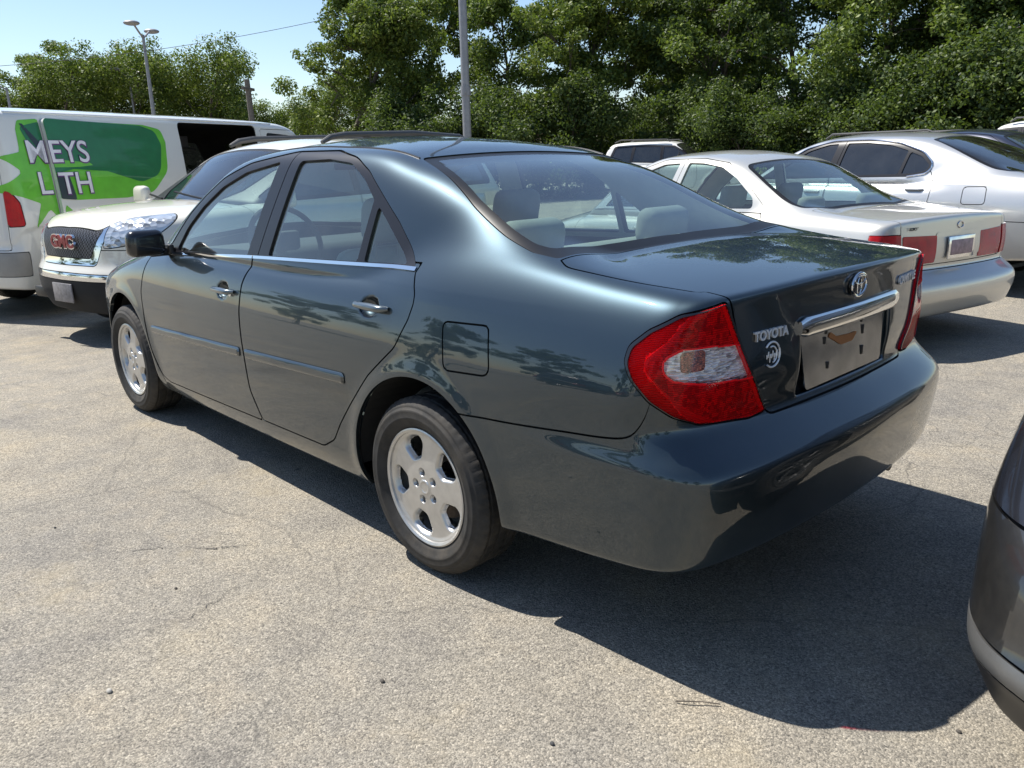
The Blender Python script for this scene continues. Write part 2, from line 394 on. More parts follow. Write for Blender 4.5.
def asphalt_mat():
    m, nt, b = node_mat('worn_asphalt'); v = coords(nt)
    big = noise(nt, v, .9, 6, .65); mid = noise(nt, v, 4.0, 6, .7); fine = noise(nt, v, 135, 5, .75)
    st = voro(nt, v, 165, out='Color'); sd_ = voro(nt, v, 165); st2 = voro(nt, v, 340, out='Color')
    bw = N(nt, 'ShaderNodeRGBToBW'); L(nt, st, bw.inputs[0]); bw2 = N(nt, 'ShaderNodeRGBToBW'); L(nt, st2, bw2.inputs[0])
    stone = ramp(nt, bw.outputs[0], [(.12, (.075, .072, .068)), (.38, (.205, .191, .168)), (.62, (.292, .271, .234)), (.9, (.48, .445, .385))])
    stone2 = ramp(nt, bw2.outputs[0], [(.15, (.11, .105, .096)), (.5, (.255, .237, .206)), (.85, (.43, .398, .34))])
    c = mixc(nt, .5, stone, stone2)
    tint = ramp(nt, big, [(.30, (.80, .80, .81)), (.48, (1.0, .98, .94)), (.60, (1.10, 1.06, .98)), (.72, (1.24, 1.15, .98))])
    c = mixc(nt, 1.0, c, tint, 'MULTIPLY')
    t2 = ramp(nt, mid, [(.3, (.78, .78, .80)), (.5, (.98, .98, .98)), (.72, (1.14, 1.10, 1.04))]); c = mixc(nt, 1.0, c, t2, 'MULTIPLY')
    t3 = ramp(nt, fine, [(.3, .5), (.5, 1.0), (.7, 1.5)]); c = mixc(nt, .8, c, t3, 'MULTIPLY')
    # crazing cracks and dark patches
    wv = N(nt, 'ShaderNodeTexNoise', Scale=2.2, Detail=4.0); L(nt, v, wv.inputs['Vector'])
    vv = N(nt, 'ShaderNodeVectorMath', _operation='MULTIPLY_ADD'); L(nt, wv.outputs['Color'], vv.inputs[0]); vv.inputs[1].default_value = (.35, .35, 0); L(nt, v, vv.inputs[2])
    ck = voro(nt, vv.outputs[0], 4.2, 'DISTANCE_TO_EDGE'); line = ramp(nt, ck, [(.0, .8), (.016, .0)])
    reg = ramp(nt, noise(nt, v, .22, 2), [(.52, .0), (.60, .75)])
    k = N(nt, 'ShaderNodeMath', _operation='MULTIPLY'); L(nt, line, k.inputs[0]); L(nt, reg, k.inputs[1])
    c = mixc(nt, k.outputs[0], c, (.055, .053, .05))
    ck2 = voro(nt, vv.outputs[0], .55, 'DISTANCE_TO_EDGE'); l2 = ramp(nt, ck2, [(.0, .35), (.003, .0)])
    c = mixc(nt, l2, c, (.06, .058, .055))
    sp = voro(nt, v, 1.6); spots = ramp(nt, sp, [(.02, .75), (.035, .0)]); c = mixc(nt, spots, c, (.05, .048, .046))
    oil = noise(nt, v, .75, 3, .5); ol = ramp(nt, oil, [(.64, 0.0), (.74, .35)]); c = mixc(nt, ol, c, (.07, .068, .066))
    gold = noise(nt, v, 1.7, 5, .7); gl = ramp(nt, gold, [(.56, 0.0), (.72, .38)]); c = mixc(nt, gl, c, (.40, .33, .21))
    L(nt, c, b.inputs['Base Color']); b.inputs['Roughness'].default_value = .88; b.inputs['Specular IOR Level'].default_value = .35
    h = N(nt, 'ShaderNodeMath', _operation='MULTIPLY_ADD', i1=-1.0); L(nt, sd_, h.inputs[0]); L(nt, fine, h.inputs[2])
    bump(nt, b, h.outputs[0], .8, .004); return m
# ---------------------------------------------------------------- mesh objects
def link(o, parent=None):
    COL.objects.link(o)
    if parent is not None: o.parent = parent
    return o
def arr(name, M, mat, parent=None):
    V, Nn, T = M
    if len(T) == 0: return None
    me = bpy.data.meshes.new(name)
    me.vertices.add(len(V)); me.vertices.foreach_set('co', V.astype(np.float32).ravel())
    me.loops.add(3*len(T)); me.loops.foreach_set('vertex_index', T.astype(np.int32).ravel())
    me.polygons.add(len(T)); me.polygons.foreach_set('loop_start', np.arange(0, 3*len(T), 3, dtype=np.int32))
    me.update(); me.polygons.foreach_set('use_smooth', np.ones(len(T), bool))
    me.normals_split_custom_set_from_vertices(Nn.astype(float))
    me.materials.append(mat); me.update()
    return link(bpy.data.objects.new(name, me), parent)
class Shape:
    def __init__(s): s.bm = bmesh.new(); s.mi = 0
    def _new(s, vs, m=None):
        if m is not None: bmesh.ops.transform(s.bm, matrix=m, verts=vs)
        return s
    def box(s, c, d, r=.01, rot=None, seg=2, taper=None):
        g = bmesh.ops.create_cube(s.bm, size=1.0); vs = g['verts']
        for v in vs:
            v.co = Vector((v.co.x*d[0], v.co.y*d[1], v.co.z*d[2]))
            if taper and v.co.z > 0: v.co.x *= taper[0]; v.co.y *= taper[1]
        if r > 0:
            es = list({e for v in vs for e in v.link_edges})
            q = bmesh.ops.bevel(s.bm, geom=es, offset=min(r, min(d)*.49), segments=seg, affect='EDGES', profile=.5)
            vs = list({v for f in q['faces'] for v in f.verts} | {v for v in vs if v.is_valid})
            st = list(vs); seen = set(vs)
            while st:
                v = st.pop()
                for e in v.link_edges:
                    w = e.other_vert(v)
                    if w not in seen: seen.add(w); st.append(w)
            vs = list(seen)
        m = Matrix.Translation(Vector(c))
        if rot: m = m @ Matrix.Rotation(rot[2], 4, 'Z') @ Matrix.Rotation(rot[1], 4, 'Y') @ Matrix.Rotation(rot[0], 4, 'X')
        return s._new(vs, m)
    def cyl(s, a, b, r, r2=None, seg=20, caps=True):
        a, b = Vector(a), Vector(b); d = b-a
        g = bmesh.ops.create_cone(s.bm, cap_ends=caps, segments=seg, radius1=r, radius2=r if r2 is None else r2, depth=d.length)
        m = Matrix.Translation((a+b)/2) @ d.to_track_quat('Z', 'Y').to_matrix().to_4x4()
        return s._new(g['verts'], m)
    def ball(s, c, r, sc=(1, 1, 1), u=20, v=12):
        g = bmesh.ops.create_uvsphere(s.bm, u_segments=u, v_segments=v, radius=r)
        return s._new(g['verts'], Matrix.Translation(Vector(c)) @ Matrix.Diagonal((*sc, 1)))
    def tube(s, pts, r, seg=10, closed=False, flat=1.0, up=None):
        P = [Vector(p) for p in pts]; n = len(P); rings = []
        rr = r if hasattr(r, '__len__') else [r]*n
        for i, p in enumerate(P):
            t = (P[(i+1) % n]-P[i-1]) if closed else (P[min(i+1, n-1)]-P[max(i-1, 0)])
            t.normalize(); uu = Vector(up) if up else (Vector((0, 0, 1)) if abs(t.z) < .9 else Vector((1, 0, 0)))
            a = t.cross(uu).normalized(); b = a.cross(t).normalized()
            rings.append([s.bm.verts.new(p + a*math.cos(2*math.pi*k/seg)*rr[i] + b*math.sin(2*math.pi*k/seg)*rr[i]*flat) for k in range(seg)])
        for i in range(n if closed else n-1):
            A, B = rings[i], rings[(i+1) % n]
            for k in range(seg): s.bm.faces.new((A[k], A[(k+1) % seg], B[(k+1) % seg], B[k]))
        if not closed:
            s.bm.faces.new(rings[0][::-1]); s.bm.faces.new(rings[-1])
        return s
    def lathe(s, prof, seg=64, c=(0, 0, 0), wob=None):
        """profile (r, y) revolved about the y axis"""
        rings = []
        for k in range(seg):
            a = 2*math.pi*k/seg
            rings.append([s.bm.verts.new((c[0]+(r+(wob(i, k) if wob else 0))*math.cos(a), c[1]+y, c[2]+(r+(wob(i, k) if wob else 0))*math.sin(a))) for i, (r, y) in enumerate(prof)])
        for k in range(seg):
            A, B = rings[k], rings[(k+1) % seg]
            for i in range(len(prof)-1): s.bm.faces.new((A[i], A[i+1], B[i+1], B[i]))
        return s
    def prism(s, pts, y0, y1, axis='y'):
        """closed polygon (a, b) extruded between y0 and y1"""
        def P(a, b, y): return {'y': (a, y, b), 'x': (y, a, b), 'z': (a, b, y)}[axis]
        A = [s.bm.verts.new(P(a, b, y0)) for a, b in pts]; B = [s.bm.verts.new(P(a, b, y1)) for a, b in pts]; n = len(A)
        for k in range(n): s.bm.faces.new((A[k], A[(k+1) % n], B[(k+1) % n], B[k]))
        s.bm.faces.new(A[::-1]); s.bm.faces.new(B); return s
    def quad(s, a, b, c, d):
        s.bm.faces.new([s.bm.verts.new(p) for p in (a, b, c, d)]); return s
    def build(s, name, mat, parent=None, ang=35, smooth=True):
        bmesh.ops.recalc_face_normals(s.bm, faces=s.bm.faces)
        me = bpy.data.meshes.new(name); s.bm.to_mesh(me); s.bm.free()
        if smooth:
            me.polygons.foreach_set('use_smooth', np.ones(len(me.polygons), bool)); me.set_sharp_from_angle(angle=R_(ang))
        me.materials.append(mat); return link(bpy.data.objects.new(name, me), parent)
def text(name, body, size, loc, xdir, ydir, mat, parent, depth=.003, space=1.0, off=0.0, align='CENTER', squash=1.0):
    """raised lettering; xdir = reading direction, ydir = up"""
    c = bpy.data.curves.new('t', 'FONT'); c.body = body; c.size = size; c.extrude = depth; c.align_x = align; c.align_y = 'CENTER'; c.space_character = space; c.offset = off
    o = bpy.data.objects.new('t', c); COL.objects.link(o)
    dg = bpy.context.evaluated_depsgraph_get(); me = bpy.data.meshes.new_from_object(o.evaluated_get(dg))
    bpy.data.objects.remove(o)
    X = Vector(xdir).normalized(); Y = Vector(ydir); Y = (Y - X*X.dot(Y)).normalized(); Z = X.cross(Y)
    me.transform(Matrix.Translation(Vector(loc)) @ Matrix((X*squash, Y, Z)).transposed().to_4x4())
    me.materials.clear(); me.materials.append(mat); me.name = name
    return link(bpy.data.objects.new(name, me), parent)
def thing(name, label, cat, loc=(0, 0, 0), rz=0, group=None):
    o = bpy.data.objects.new(name, None); COL.objects.link(o); o.empty_display_size = .2
    o.location = loc; o.rotation_euler = (0, 0, rz); o['label'] = label; o['category'] = cat
    if group: o['group'] = group
    return o
def tag(o, label, cat, group=None):
    o['label'] = label; o['category'] = cat
    if group: o['group'] = group
    return o
def structure(o): o['kind'] = 'structure'; return o
def copy_tree(o, parent=None):
    c = o.copy(); COL.objects.link(c)
    if parent is not None: c.parent = parent
    for ch in list(o.children): copy_tree(ch, c)
    return c
M = {}
M['green'] = paint('dark_green_paint', (.019, .035, .047), metal=.85, rough=.42, dirt=.08)
M['white'] = paint('white_paint', (.72, .72, .69), metal=0, rough=.45, dirt=.10)
M['pearl'] = paint('pearl_white_paint', (.74, .71, .62), metal=0, rough=.4, dirt=.10)
M['champagne'] = paint('champagne_paint', (.60, .585, .53), metal=.5, rough=.36, dirt=.12)
M['silver'] = paint('silver_paint', (.56, .56, .55), metal=.6, rough=.36, dirt=.12)
M['grey'] = paint('dark_grey_paint', (.020, .021, .023), metal=.5, rough=.32, dirt=.15)
M['blue'] = paint('dark_blue_paint', (.03, .035, .06), metal=.4, rough=.32, dirt=.15)
M['maroon'] = paint('dark_red_paint', (.12, .01, .012), metal=.3, rough=.32, dirt=.15)
M['rubber'] = simple('tyre_rubber', (.020, .019, .018), .75, var=.65, vs=18, bs=.3, bscale=400)
_nt = M['rubber'].node_tree; _b = _nt.nodes['Principled BSDF']; _src = _b.inputs['Base Color'].links[0].from_socket
L(_nt, mixc(_nt, ramp(_nt, noise(_nt, coords(_nt), 7, 6, .7), [(.45, 0), (.7, .6)]), _src, (.085, .07, .052)), _b.inputs['Base Color'])
M['alloy'] = simple('wheel_alloy', (.58, .57, .55), .36, .75, var=.10, vs=30)
M['rotor'] = simple('brake_rotor', (.16, .13, .11), .5, .7, var=.3, vs=60)
M['black'] = simple('black_trim', (.012, .012, .013), .45)
M['gloss_black'] = simple('gloss_black_trim', (.010, .010, .012), .22, coat=.6)
M['frame'] = simple('dark_window_frame', (.012, .012, .016), .35, Specular_IOR_Level=.4)
M['under'] = simple('underbody', (.015, .015, .015), .9)
M['chrome'] = simple('chrome', (.80, .80, .80), .07, 1.0, var=.03)
M['plate_metal'] = simple('bare_plate_metal', (.78, .78, .79), .13, 1.0, var=.18, vs=14, bs=.35, bscale=8)
M['cloth'] = simple('seat_cloth', (.26, .27, .25), .85, bs=.3, bscale=500)
M['dark_cloth'] = simple('dark_seat_cloth', (.05, .052, .055), .85)
M['trim'] = simple('cabin_trim', (.34, .34, .31), .75)
M['cream'] = simple('cream_trim', (.55, .55, .48), .7)
M['glass'] = glass('tinted_glass', (.72, .86, .81))
M['side_glass'] = glass('side_glass', (.76, .90, .85))
M['dark_glass'] = glass('dark_tinted_glass', (.10, .12, .14))
M['red'] = red_lens_mat()
M['red_band'] = simple('bright_red_lens', (.80, .006, .012), .2, var=.08, vs=30, bs=.2, bscale=90, Specular_IOR_Level=.3)
M['clear'] = clear_lens_mat()
M['amber'] = simple('amber_lens', (.30, .07, .03), .25, coat=1)
M['head'] = clear_lens_mat('headlight_lens', 18.0, (.62, .66, .70))
M['steel_dark'] = simple('dark_steel', (.10, .10, .10), .5, .6)
M['rust'] = simple('rust_stain', (.42, .16, .05), .8)
M['asphalt'] = asphalt_mat()

M['band'] = simple('glass_band', (.012, .012, .013), .35, Specular_IOR_Level=.25)
M['amber_lens'] = clear_lens_mat('amber_reflector', 120.0, (.55, .16, .08))
M['clear'] = clear_lens_mat('clear_reflector', 75.0, (.98, .98, 1.0))
M['clear'].node_tree.nodes['Principled BSDF'].inputs['Metallic'].default_value = .1
for _n in M['clear'].node_tree.nodes:
    if _n.bl_idname == 'ShaderNodeMapping': _n.inputs['Scale'].default_value = (.7, .7, 2.6)
# ---------------------------------------------------------------- wheels
def wheel_pieces(R=.322, W=.205, rim=.2075, style='five', hub=5):
    S = {}
    s = Shape(); w = W/2; n = 240
    prof = [(rim-.012, -w*.55), (rim+.002, -w*.80), (rim+.03, -w*.97), (rim+.07, -w*1.02), (R-.022, -w*.93), (R-.008, -w*.80), (R-.001, -w*.70)]
    tread = []
    for g in (-.42, -.14, .14, .42):
        c = g*w*1.45; tread += [(R, c-.007), (R-.008, c-.005), (R-.008, c+.005), (R, c+.007)]
    prof += tread + [(R-.001, w*.70), (R-.008, w*.80), (R-.022, w*.93), (R-.026, w*.955), (R-.029, w*.955), (R-.031, w*.965), (rim+.068, w*1.025), (rim+.066, w*1.045), (rim+.060, w*1.045), (rim+.045, w*1.035), (rim+.042, w*1.045), (rim+.038, w*1.045), (rim+.032, w*1.005), (rim+.018, w*.93), (rim+.004, w*.86), (rim-.012, w*.60)]
    m = len(prof)
    def wob(i, k):
        y = abs(prof[i][1]); r = prof[i][0]
        if r > R-.012 and y > w*.62 and (k % 4) == 0: return -.0035
        if r > R-.004 and .1*w < y < w*.62 and (k % 5) == 0: return -.0035
        return 0
    s.lathe(prof, n, wob=wob); S['tyre'] = s
    # barrel and lip ring
    s = Shape(); s.lathe([(rim-.018, -w*.6), (rim-.022, w*.3), (rim-.014, w*.74), (rim-.012, w*.86), (rim-.004, w*.90), (rim+.001, w*.88), (rim+.001, w*.80), (rim-.010, w*.6)], 96); S['rim_barrel'] = s
    # spoked face as a height field cut by the openings
    g = np.linspace(-.21, .21, 127); X, Z = np.meshgrid(g, g, indexing='ij')
    rr = np.hypot(X, Z); th = np.arctan2(Z, X)
    ns = 5 if style == 'five' else (7 if style == 'seven' else 5)
    def win(x, z):
        r = np.hypot(x, z); a = np.arctan2(z, x) - math.pi/2*1.04; p = 2*math.pi/ns; a = (a+p/2) % p - p/2
        lx, lz = r*np.sin(a), r*np.cos(a)
        if style == 'five': poly = rpoly([(-.019, .106, .014), (.019, .106, .014), (.045, .146, .020), (.040, .168, .018), (0, .177, .05), (-.040, .168, .018), (-.045, .146, .020)])
        elif style == 'steel': poly = rpoly([(-.018, .125, .012), (.018, .125, .012), (.026, .155, .012), (-.026, .155, .012)])
        else: poly = rpoly([(-.012, .07, .01), (.012, .07, .01), (.05, .165, .012), (0, .175, .05), (-.05, .165, .012)])
        return psdf(lx, lz, poly*[rim/.2075, rim/.2075])
    def H(x, z):
        r = np.hypot(x, z)
        base = .074 + .006*sstep(r, .19, .05) + .005*sstep(r, .178, .194)
        base = base - .012*sstep(r, .07, .055)*0
        d = win(x, z); base = base - .020*np.clip(1-d/.012, 0, 1)**2
        a = np.arctan2(z, x)
        for k in range(hub):
            q = 2*math.pi*k/hub + .5; dd = np.hypot(x-.052*math.cos(q), z-.052*math.sin(q))
            base = base - .016*sstep(dd, .0155, .0115)
        dd = np.hypot(x, z); base = base + .004*sstep(dd, .027, .024) - .002*sstep(dd, .020, .017)
        return base - (.10 - w)  # face set in from the tyre side
    Y = H(X, Z); e = .0012
    nx = -(H(X+e, Z)-H(X-e, Z))/(2*e); nz = -(H(X, Z+e)-H(X, Z-e))/(2*e)
    Nn = np.stack([nx, np.ones_like(nx), nz], -1); Nn /= np.linalg.norm(Nn, axis=-1)[..., None]
    V = np.stack([X, Y, Z], -1).reshape(-1, 3); Nn = Nn.reshape(-1, 3); k = len(g)
    i = np.arange(k*k).reshape(k, k); a, b, c_, d_ = i[:-1, :-1].ravel(), i[1:, :-1].ravel(), i[1:, 1:].ravel(), i[:-1, 1:].ravel()
    T = np.concatenate([np.stack([a, c_, b], -1), np.stack([a, d_, c_], -1)])
    Mf = (V, Nn, T)
    Mf = keep(Mf, rim-.012-np.hypot(V[:, 0], V[:, 2])); Mf = keep(Mf, win(Mf[0][:, 0], Mf[0][:, 2]))
    S['face'] = flange(Mf, .030)
    s = Shape(); s.cyl((0, -.03, 0), (0, .0, 0), .135, seg=40); s.cyl((0, -.05, 0), (0, .035, 0), .045, seg=24); S['brake_rotor'] = s
    S['lug_nuts'] = []
    for q in range(hub):
        s = Shape(); a = 2*math.pi*q/hub + .5; x, z = .052*math.cos(a), .052*math.sin(a)
        s.cyl((x, .0, z), (x, .070-(.10-w), z), .0095, seg=6); S['lug_nuts'].append(s)
    return S
PROTO = {}
def wheel(parent, S, key, x, y, z, left=True, facemat='alloy', spin=None):
    """wheel > tyre, rim, brake_rotor, lug_nuts; the four wheels of a car share their meshes"""
    if key not in PROTO:
        h = S['rim_barrel'].build('wheel', M[facemat], None)
        S['tyre'].build('tyre', M['rubber'], h, 50); arr('rim', S['face'], M[facemat], h)
        
        for q in S['lug_nuts']: q.build('lug_nut', M['steel_dark'], h)
        S['brake_rotor'].build('brake_rotor', M['rotor'], h)
        PROTO[key] = h; c = h
    else: c = copy_tree(PROTO[key])
    c.parent = parent; c.location = (x, y, z); c.rotation_euler = (0, random.uniform(0, 6.28) if spin is None else spin, 0 if left else math.pi)
    return c
# ---------------------------------------------------------------- a car body cut out of its field
def side_sel(V): return np.abs(V[:, 1]) - .45
def carve(rest, f, gap=.005):
    v = f(rest[0]); piece = keep(rest, -v-gap/2); v2 = f(rest[0]); rest = keep(rest, v2-gap/2); return piece, rest
def mx(*a):
    r = a[0]
    for b in a[1:]: r = np.maximum(r, b)
    return r
def split_lr(M): return keep(M, M[0][:, 1]), keep(M, -M[0][:, 1])
def sidepoly(poly, ymin=.45):
    return lambda V: mx(psdf(V[:, 0], V[:, 2], poly), ymin-np.abs(V[:, 1]))
def toppoly(poly, zmin=.9):
    """poly given for y >= 0 half as (x, |y|)"""
    return lambda V: mx(psdf(V[:, 0], np.abs(V[:, 1]), poly), zmin-V[:, 2])
def arches(rest, P, shrink=0.0):
    for cx in (0, P['wb']):
        V = rest[0]; r = np.hypot(V[:, 0]-cx, V[:, 2]-P['arch_z'])
        rest = keep(rest, mx(r-(P['arch_r']-shrink), .48-np.abs(V[:, 1])))
    return rest
def wheelhouse(P, parent, mat, half=.86, front=None):
    for cx in (0, P['wb']):
        if cx and front: half = front
        for s in (1, -1):
            q = Shape(); r = P['arch_r']+.012; n = 28; pts = []
            for k in range(n+1):
                a = math.radians(-4 + 188*k/n); pts.append((cx+r*math.cos(a), P['arch_z']+r*math.sin(a)))
            for (a, b) in zip(pts[:-1], pts[1:]):
                q.quad((a[0], s*.42, a[1]), (b[0], s*.42, b[1]), (b[0], s*half, b[1]), (a[0], s*half, a[1]))
            f = [q.bm.verts.new((x, s*.42, z)) for x, z in pts]; q.bm.faces.new(f)
            q.build('wheel_well', mat, parent)
def seat(parent, x, y, mat, z=.28, rest=True, w=.50, recl=.35, hr=True):
    s = Shape(); s.box((x, y, z+.16), (.52, w, .16), .06, seg=3); s.build('seat_cushion', mat, parent)
    s = Shape(); s.box((x-.36, y, z+.46), (.14, w, .62), .06, rot=(0, -recl, 0), seg=3, taper=(.8, .86)); s.build('seat_back', mat, parent)
    if hr:
        s = Shape(); hx = x-.36-.36*math.sin(recl)-.06; s.box((hx, y, z+.87), (.11, .27, .19), .05, rot=(0, -.2, 0), seg=3)
        for q in (-.06, .06): s.cyl((hx+.02, y+q, z+.82), (hx+.05, y+q, z+.70), .007, seg=8)
        s.build('headrest', mat, parent)

def build_car(root, P, S, mats):
    """S: outlines of the panels in car space; mats: paint etc. Returns helpers for what is added after"""
    F = car_field(P); h = S.get('h', .02); pt = mats['paint']; gp = S.get('gap', .005)
    lo, hi = S['box']
    B = nets(F, lo, hi, h)
    rest = arches(B, P)
    V = rest[0]; bt = P['bot'](V[:, 0])
    under, rest = carve(rest, lambda V: V[:, 2]-(P['bot'](V[:, 0])+.004), 0)
    arr('underbody', under, M['under'], root)
    full = rest; holes = []
    out = {'F': F, 'full': full}
    parent = root
    belt = S['belt']; beltz = curve(belt, .05); out['beltz'] = beltz
    # glass areas with their dark surrounds
    fr = S['frame']; framef = sidepoly(fr); holes_f = []
    frame, rest = carve(rest, framef, gp*.6)
    xb = S['bline']  # (x at belt, x at roof) split between the doors
    zb0 = beltz(xb[0]); bl = lambda V: V[:, 0]-(xb[0]+(xb[1]-xb[0])*(V[:, 2]-zb0)/.40)
    glasses = []
    for k, (nm, poly) in enumerate(S['side_glass']):
        g, frame = carve(frame, sidepoly(poly), 0)
        glasses.append((nm, k, g)); holes_f.append(sidepoly(poly))
    def top_glass(nm, outer, inner, zmin, band):
        nonlocal rest
        o, rest = carve(rest, toppoly(outer, zmin), gp*.8)
        g, bd = carve(o, toppoly(inner, zmin), 0)
        holes_f.append(toppoly(inner, zmin))
        go = arr(nm, offset(g, -.004), mats['glass'], root)
        arr('glass_border', flange(offset(bd, -.004), .01), M['band'], go)
        return go
    if 'windshield' in S: top_glass('windshield', *S['windshield'], S.get('wzmin', .95), .03)
    if 'rear_window' in S: top_glass('rear_window', *S['rear_window'], S.get('rzmin', .95), .03)
    # panels, front to back
    def both(nm, M_, mat, par=None, fl=.012):
        l, r = split_lr(M_); res = []
        for m in (l, r):
            if len(m[2]): res.append(arr(nm, flange(m, fl), mat, par or root))
        return res
    for nm, f, mk, two in S['panels']:
        pc, rest = carve(rest, f, gp)
        if nm in S.get('fine', ()): pc = refine(pc, F)
        mt = mats.get(mk) or M[mk]
        if two: out.setdefault(nm, []).append(both(nm, offset(pc, .008) if nm == 'taillight' else pc, mt, None, .020))
        else: out[nm] = arr(nm, flange(pc, .012), mt, root)
        out[nm+'_mesh'] = pc
    # doors
    doors = []
    dlow = []
    for k, poly in enumerate(S['doors']):
        f = lambda V, poly=poly: mx(psdf(V[:, 0], V[:, 2], poly), .5-np.abs(V[:, 1]))
        pc, rest = carve(rest, f, gp)
        dlow.append(pc); doors.append(both('door', pc, pt))
    out['doors'] = doors; out['door_meshes'] = dlow
    out['body'] = arr('body', flange(rest, .012), pt, root)
    # window frames belong to the doors they sit on
    for sgn in (0, 1):
        fm = split_lr(frame)[sgn]
        ff, fb = keep(fm, bl(fm[0])-.003), keep(fm, -bl(fm[0])-.003)
        for d, m in ((0, ff), (1, fb)):
            if len(m[2]):
                par = doors[d][sgn] if d < len(doors) and len(doors[d]) > sgn else root
                arr('window_frame', flange(offset(m, -.003), .014), mats.get('frame') or M['frame'], par)
        for nm, k, g in glasses:
            gm = split_lr(g)[sgn]
            if len(gm[2]):
                d = S.get('glass_door', [0, 1, 1, 1])[k]
                par = doors[d][sgn] if d is not None and d < len(doors) and len(doors[d]) > sgn else root
                arr(nm, offset(gm, -.012), mats.get('side_glass') or mats['glass'], par)
    # what shows through the gaps, and the lining seen through the glass
    lin = full
    for f in holes_f: lin = keep(lin, f(lin[0])-.004)
    lw = keep(lin, (beltz(lin[0][:, 0])+.06)-lin[0][:, 2]); lw = arches(lw, P, -.004)
    arr('seam_backing', offset(lin, -.016), M['under'], root)
    up = keep(lin, lin[0][:, 2]-(beltz(lin[0][:, 0])-.02)); up = keep(up, up[0][:, 0]-S['cabin'][0]); up = keep(up, S['cabin'][1]-up[0][:, 0])
    arr('headliner', flip(offset(up, -.030)), mats.get('trim') or M['cream'], root)
    return out
def on_surface(F, y, z, x0, d=1):
    """first x where the body surface is met going forward from behind"""
    x = x0
    for _ in range(400):
        v = float(F(np.float64(x), np.float64(y), np.float64(z)))
        if v < 2e-4: break
        x += d*max(v*.5, .0005)
    return x
def side_y(F, x, z, y0=1.3):
    y = y0
    for _ in range(400):
        v = float(F(np.float64(x), np.float64(y), np.float64(z)))
        if v < 2e-4: break
        y -= max(v*.5, .0005)
    return y
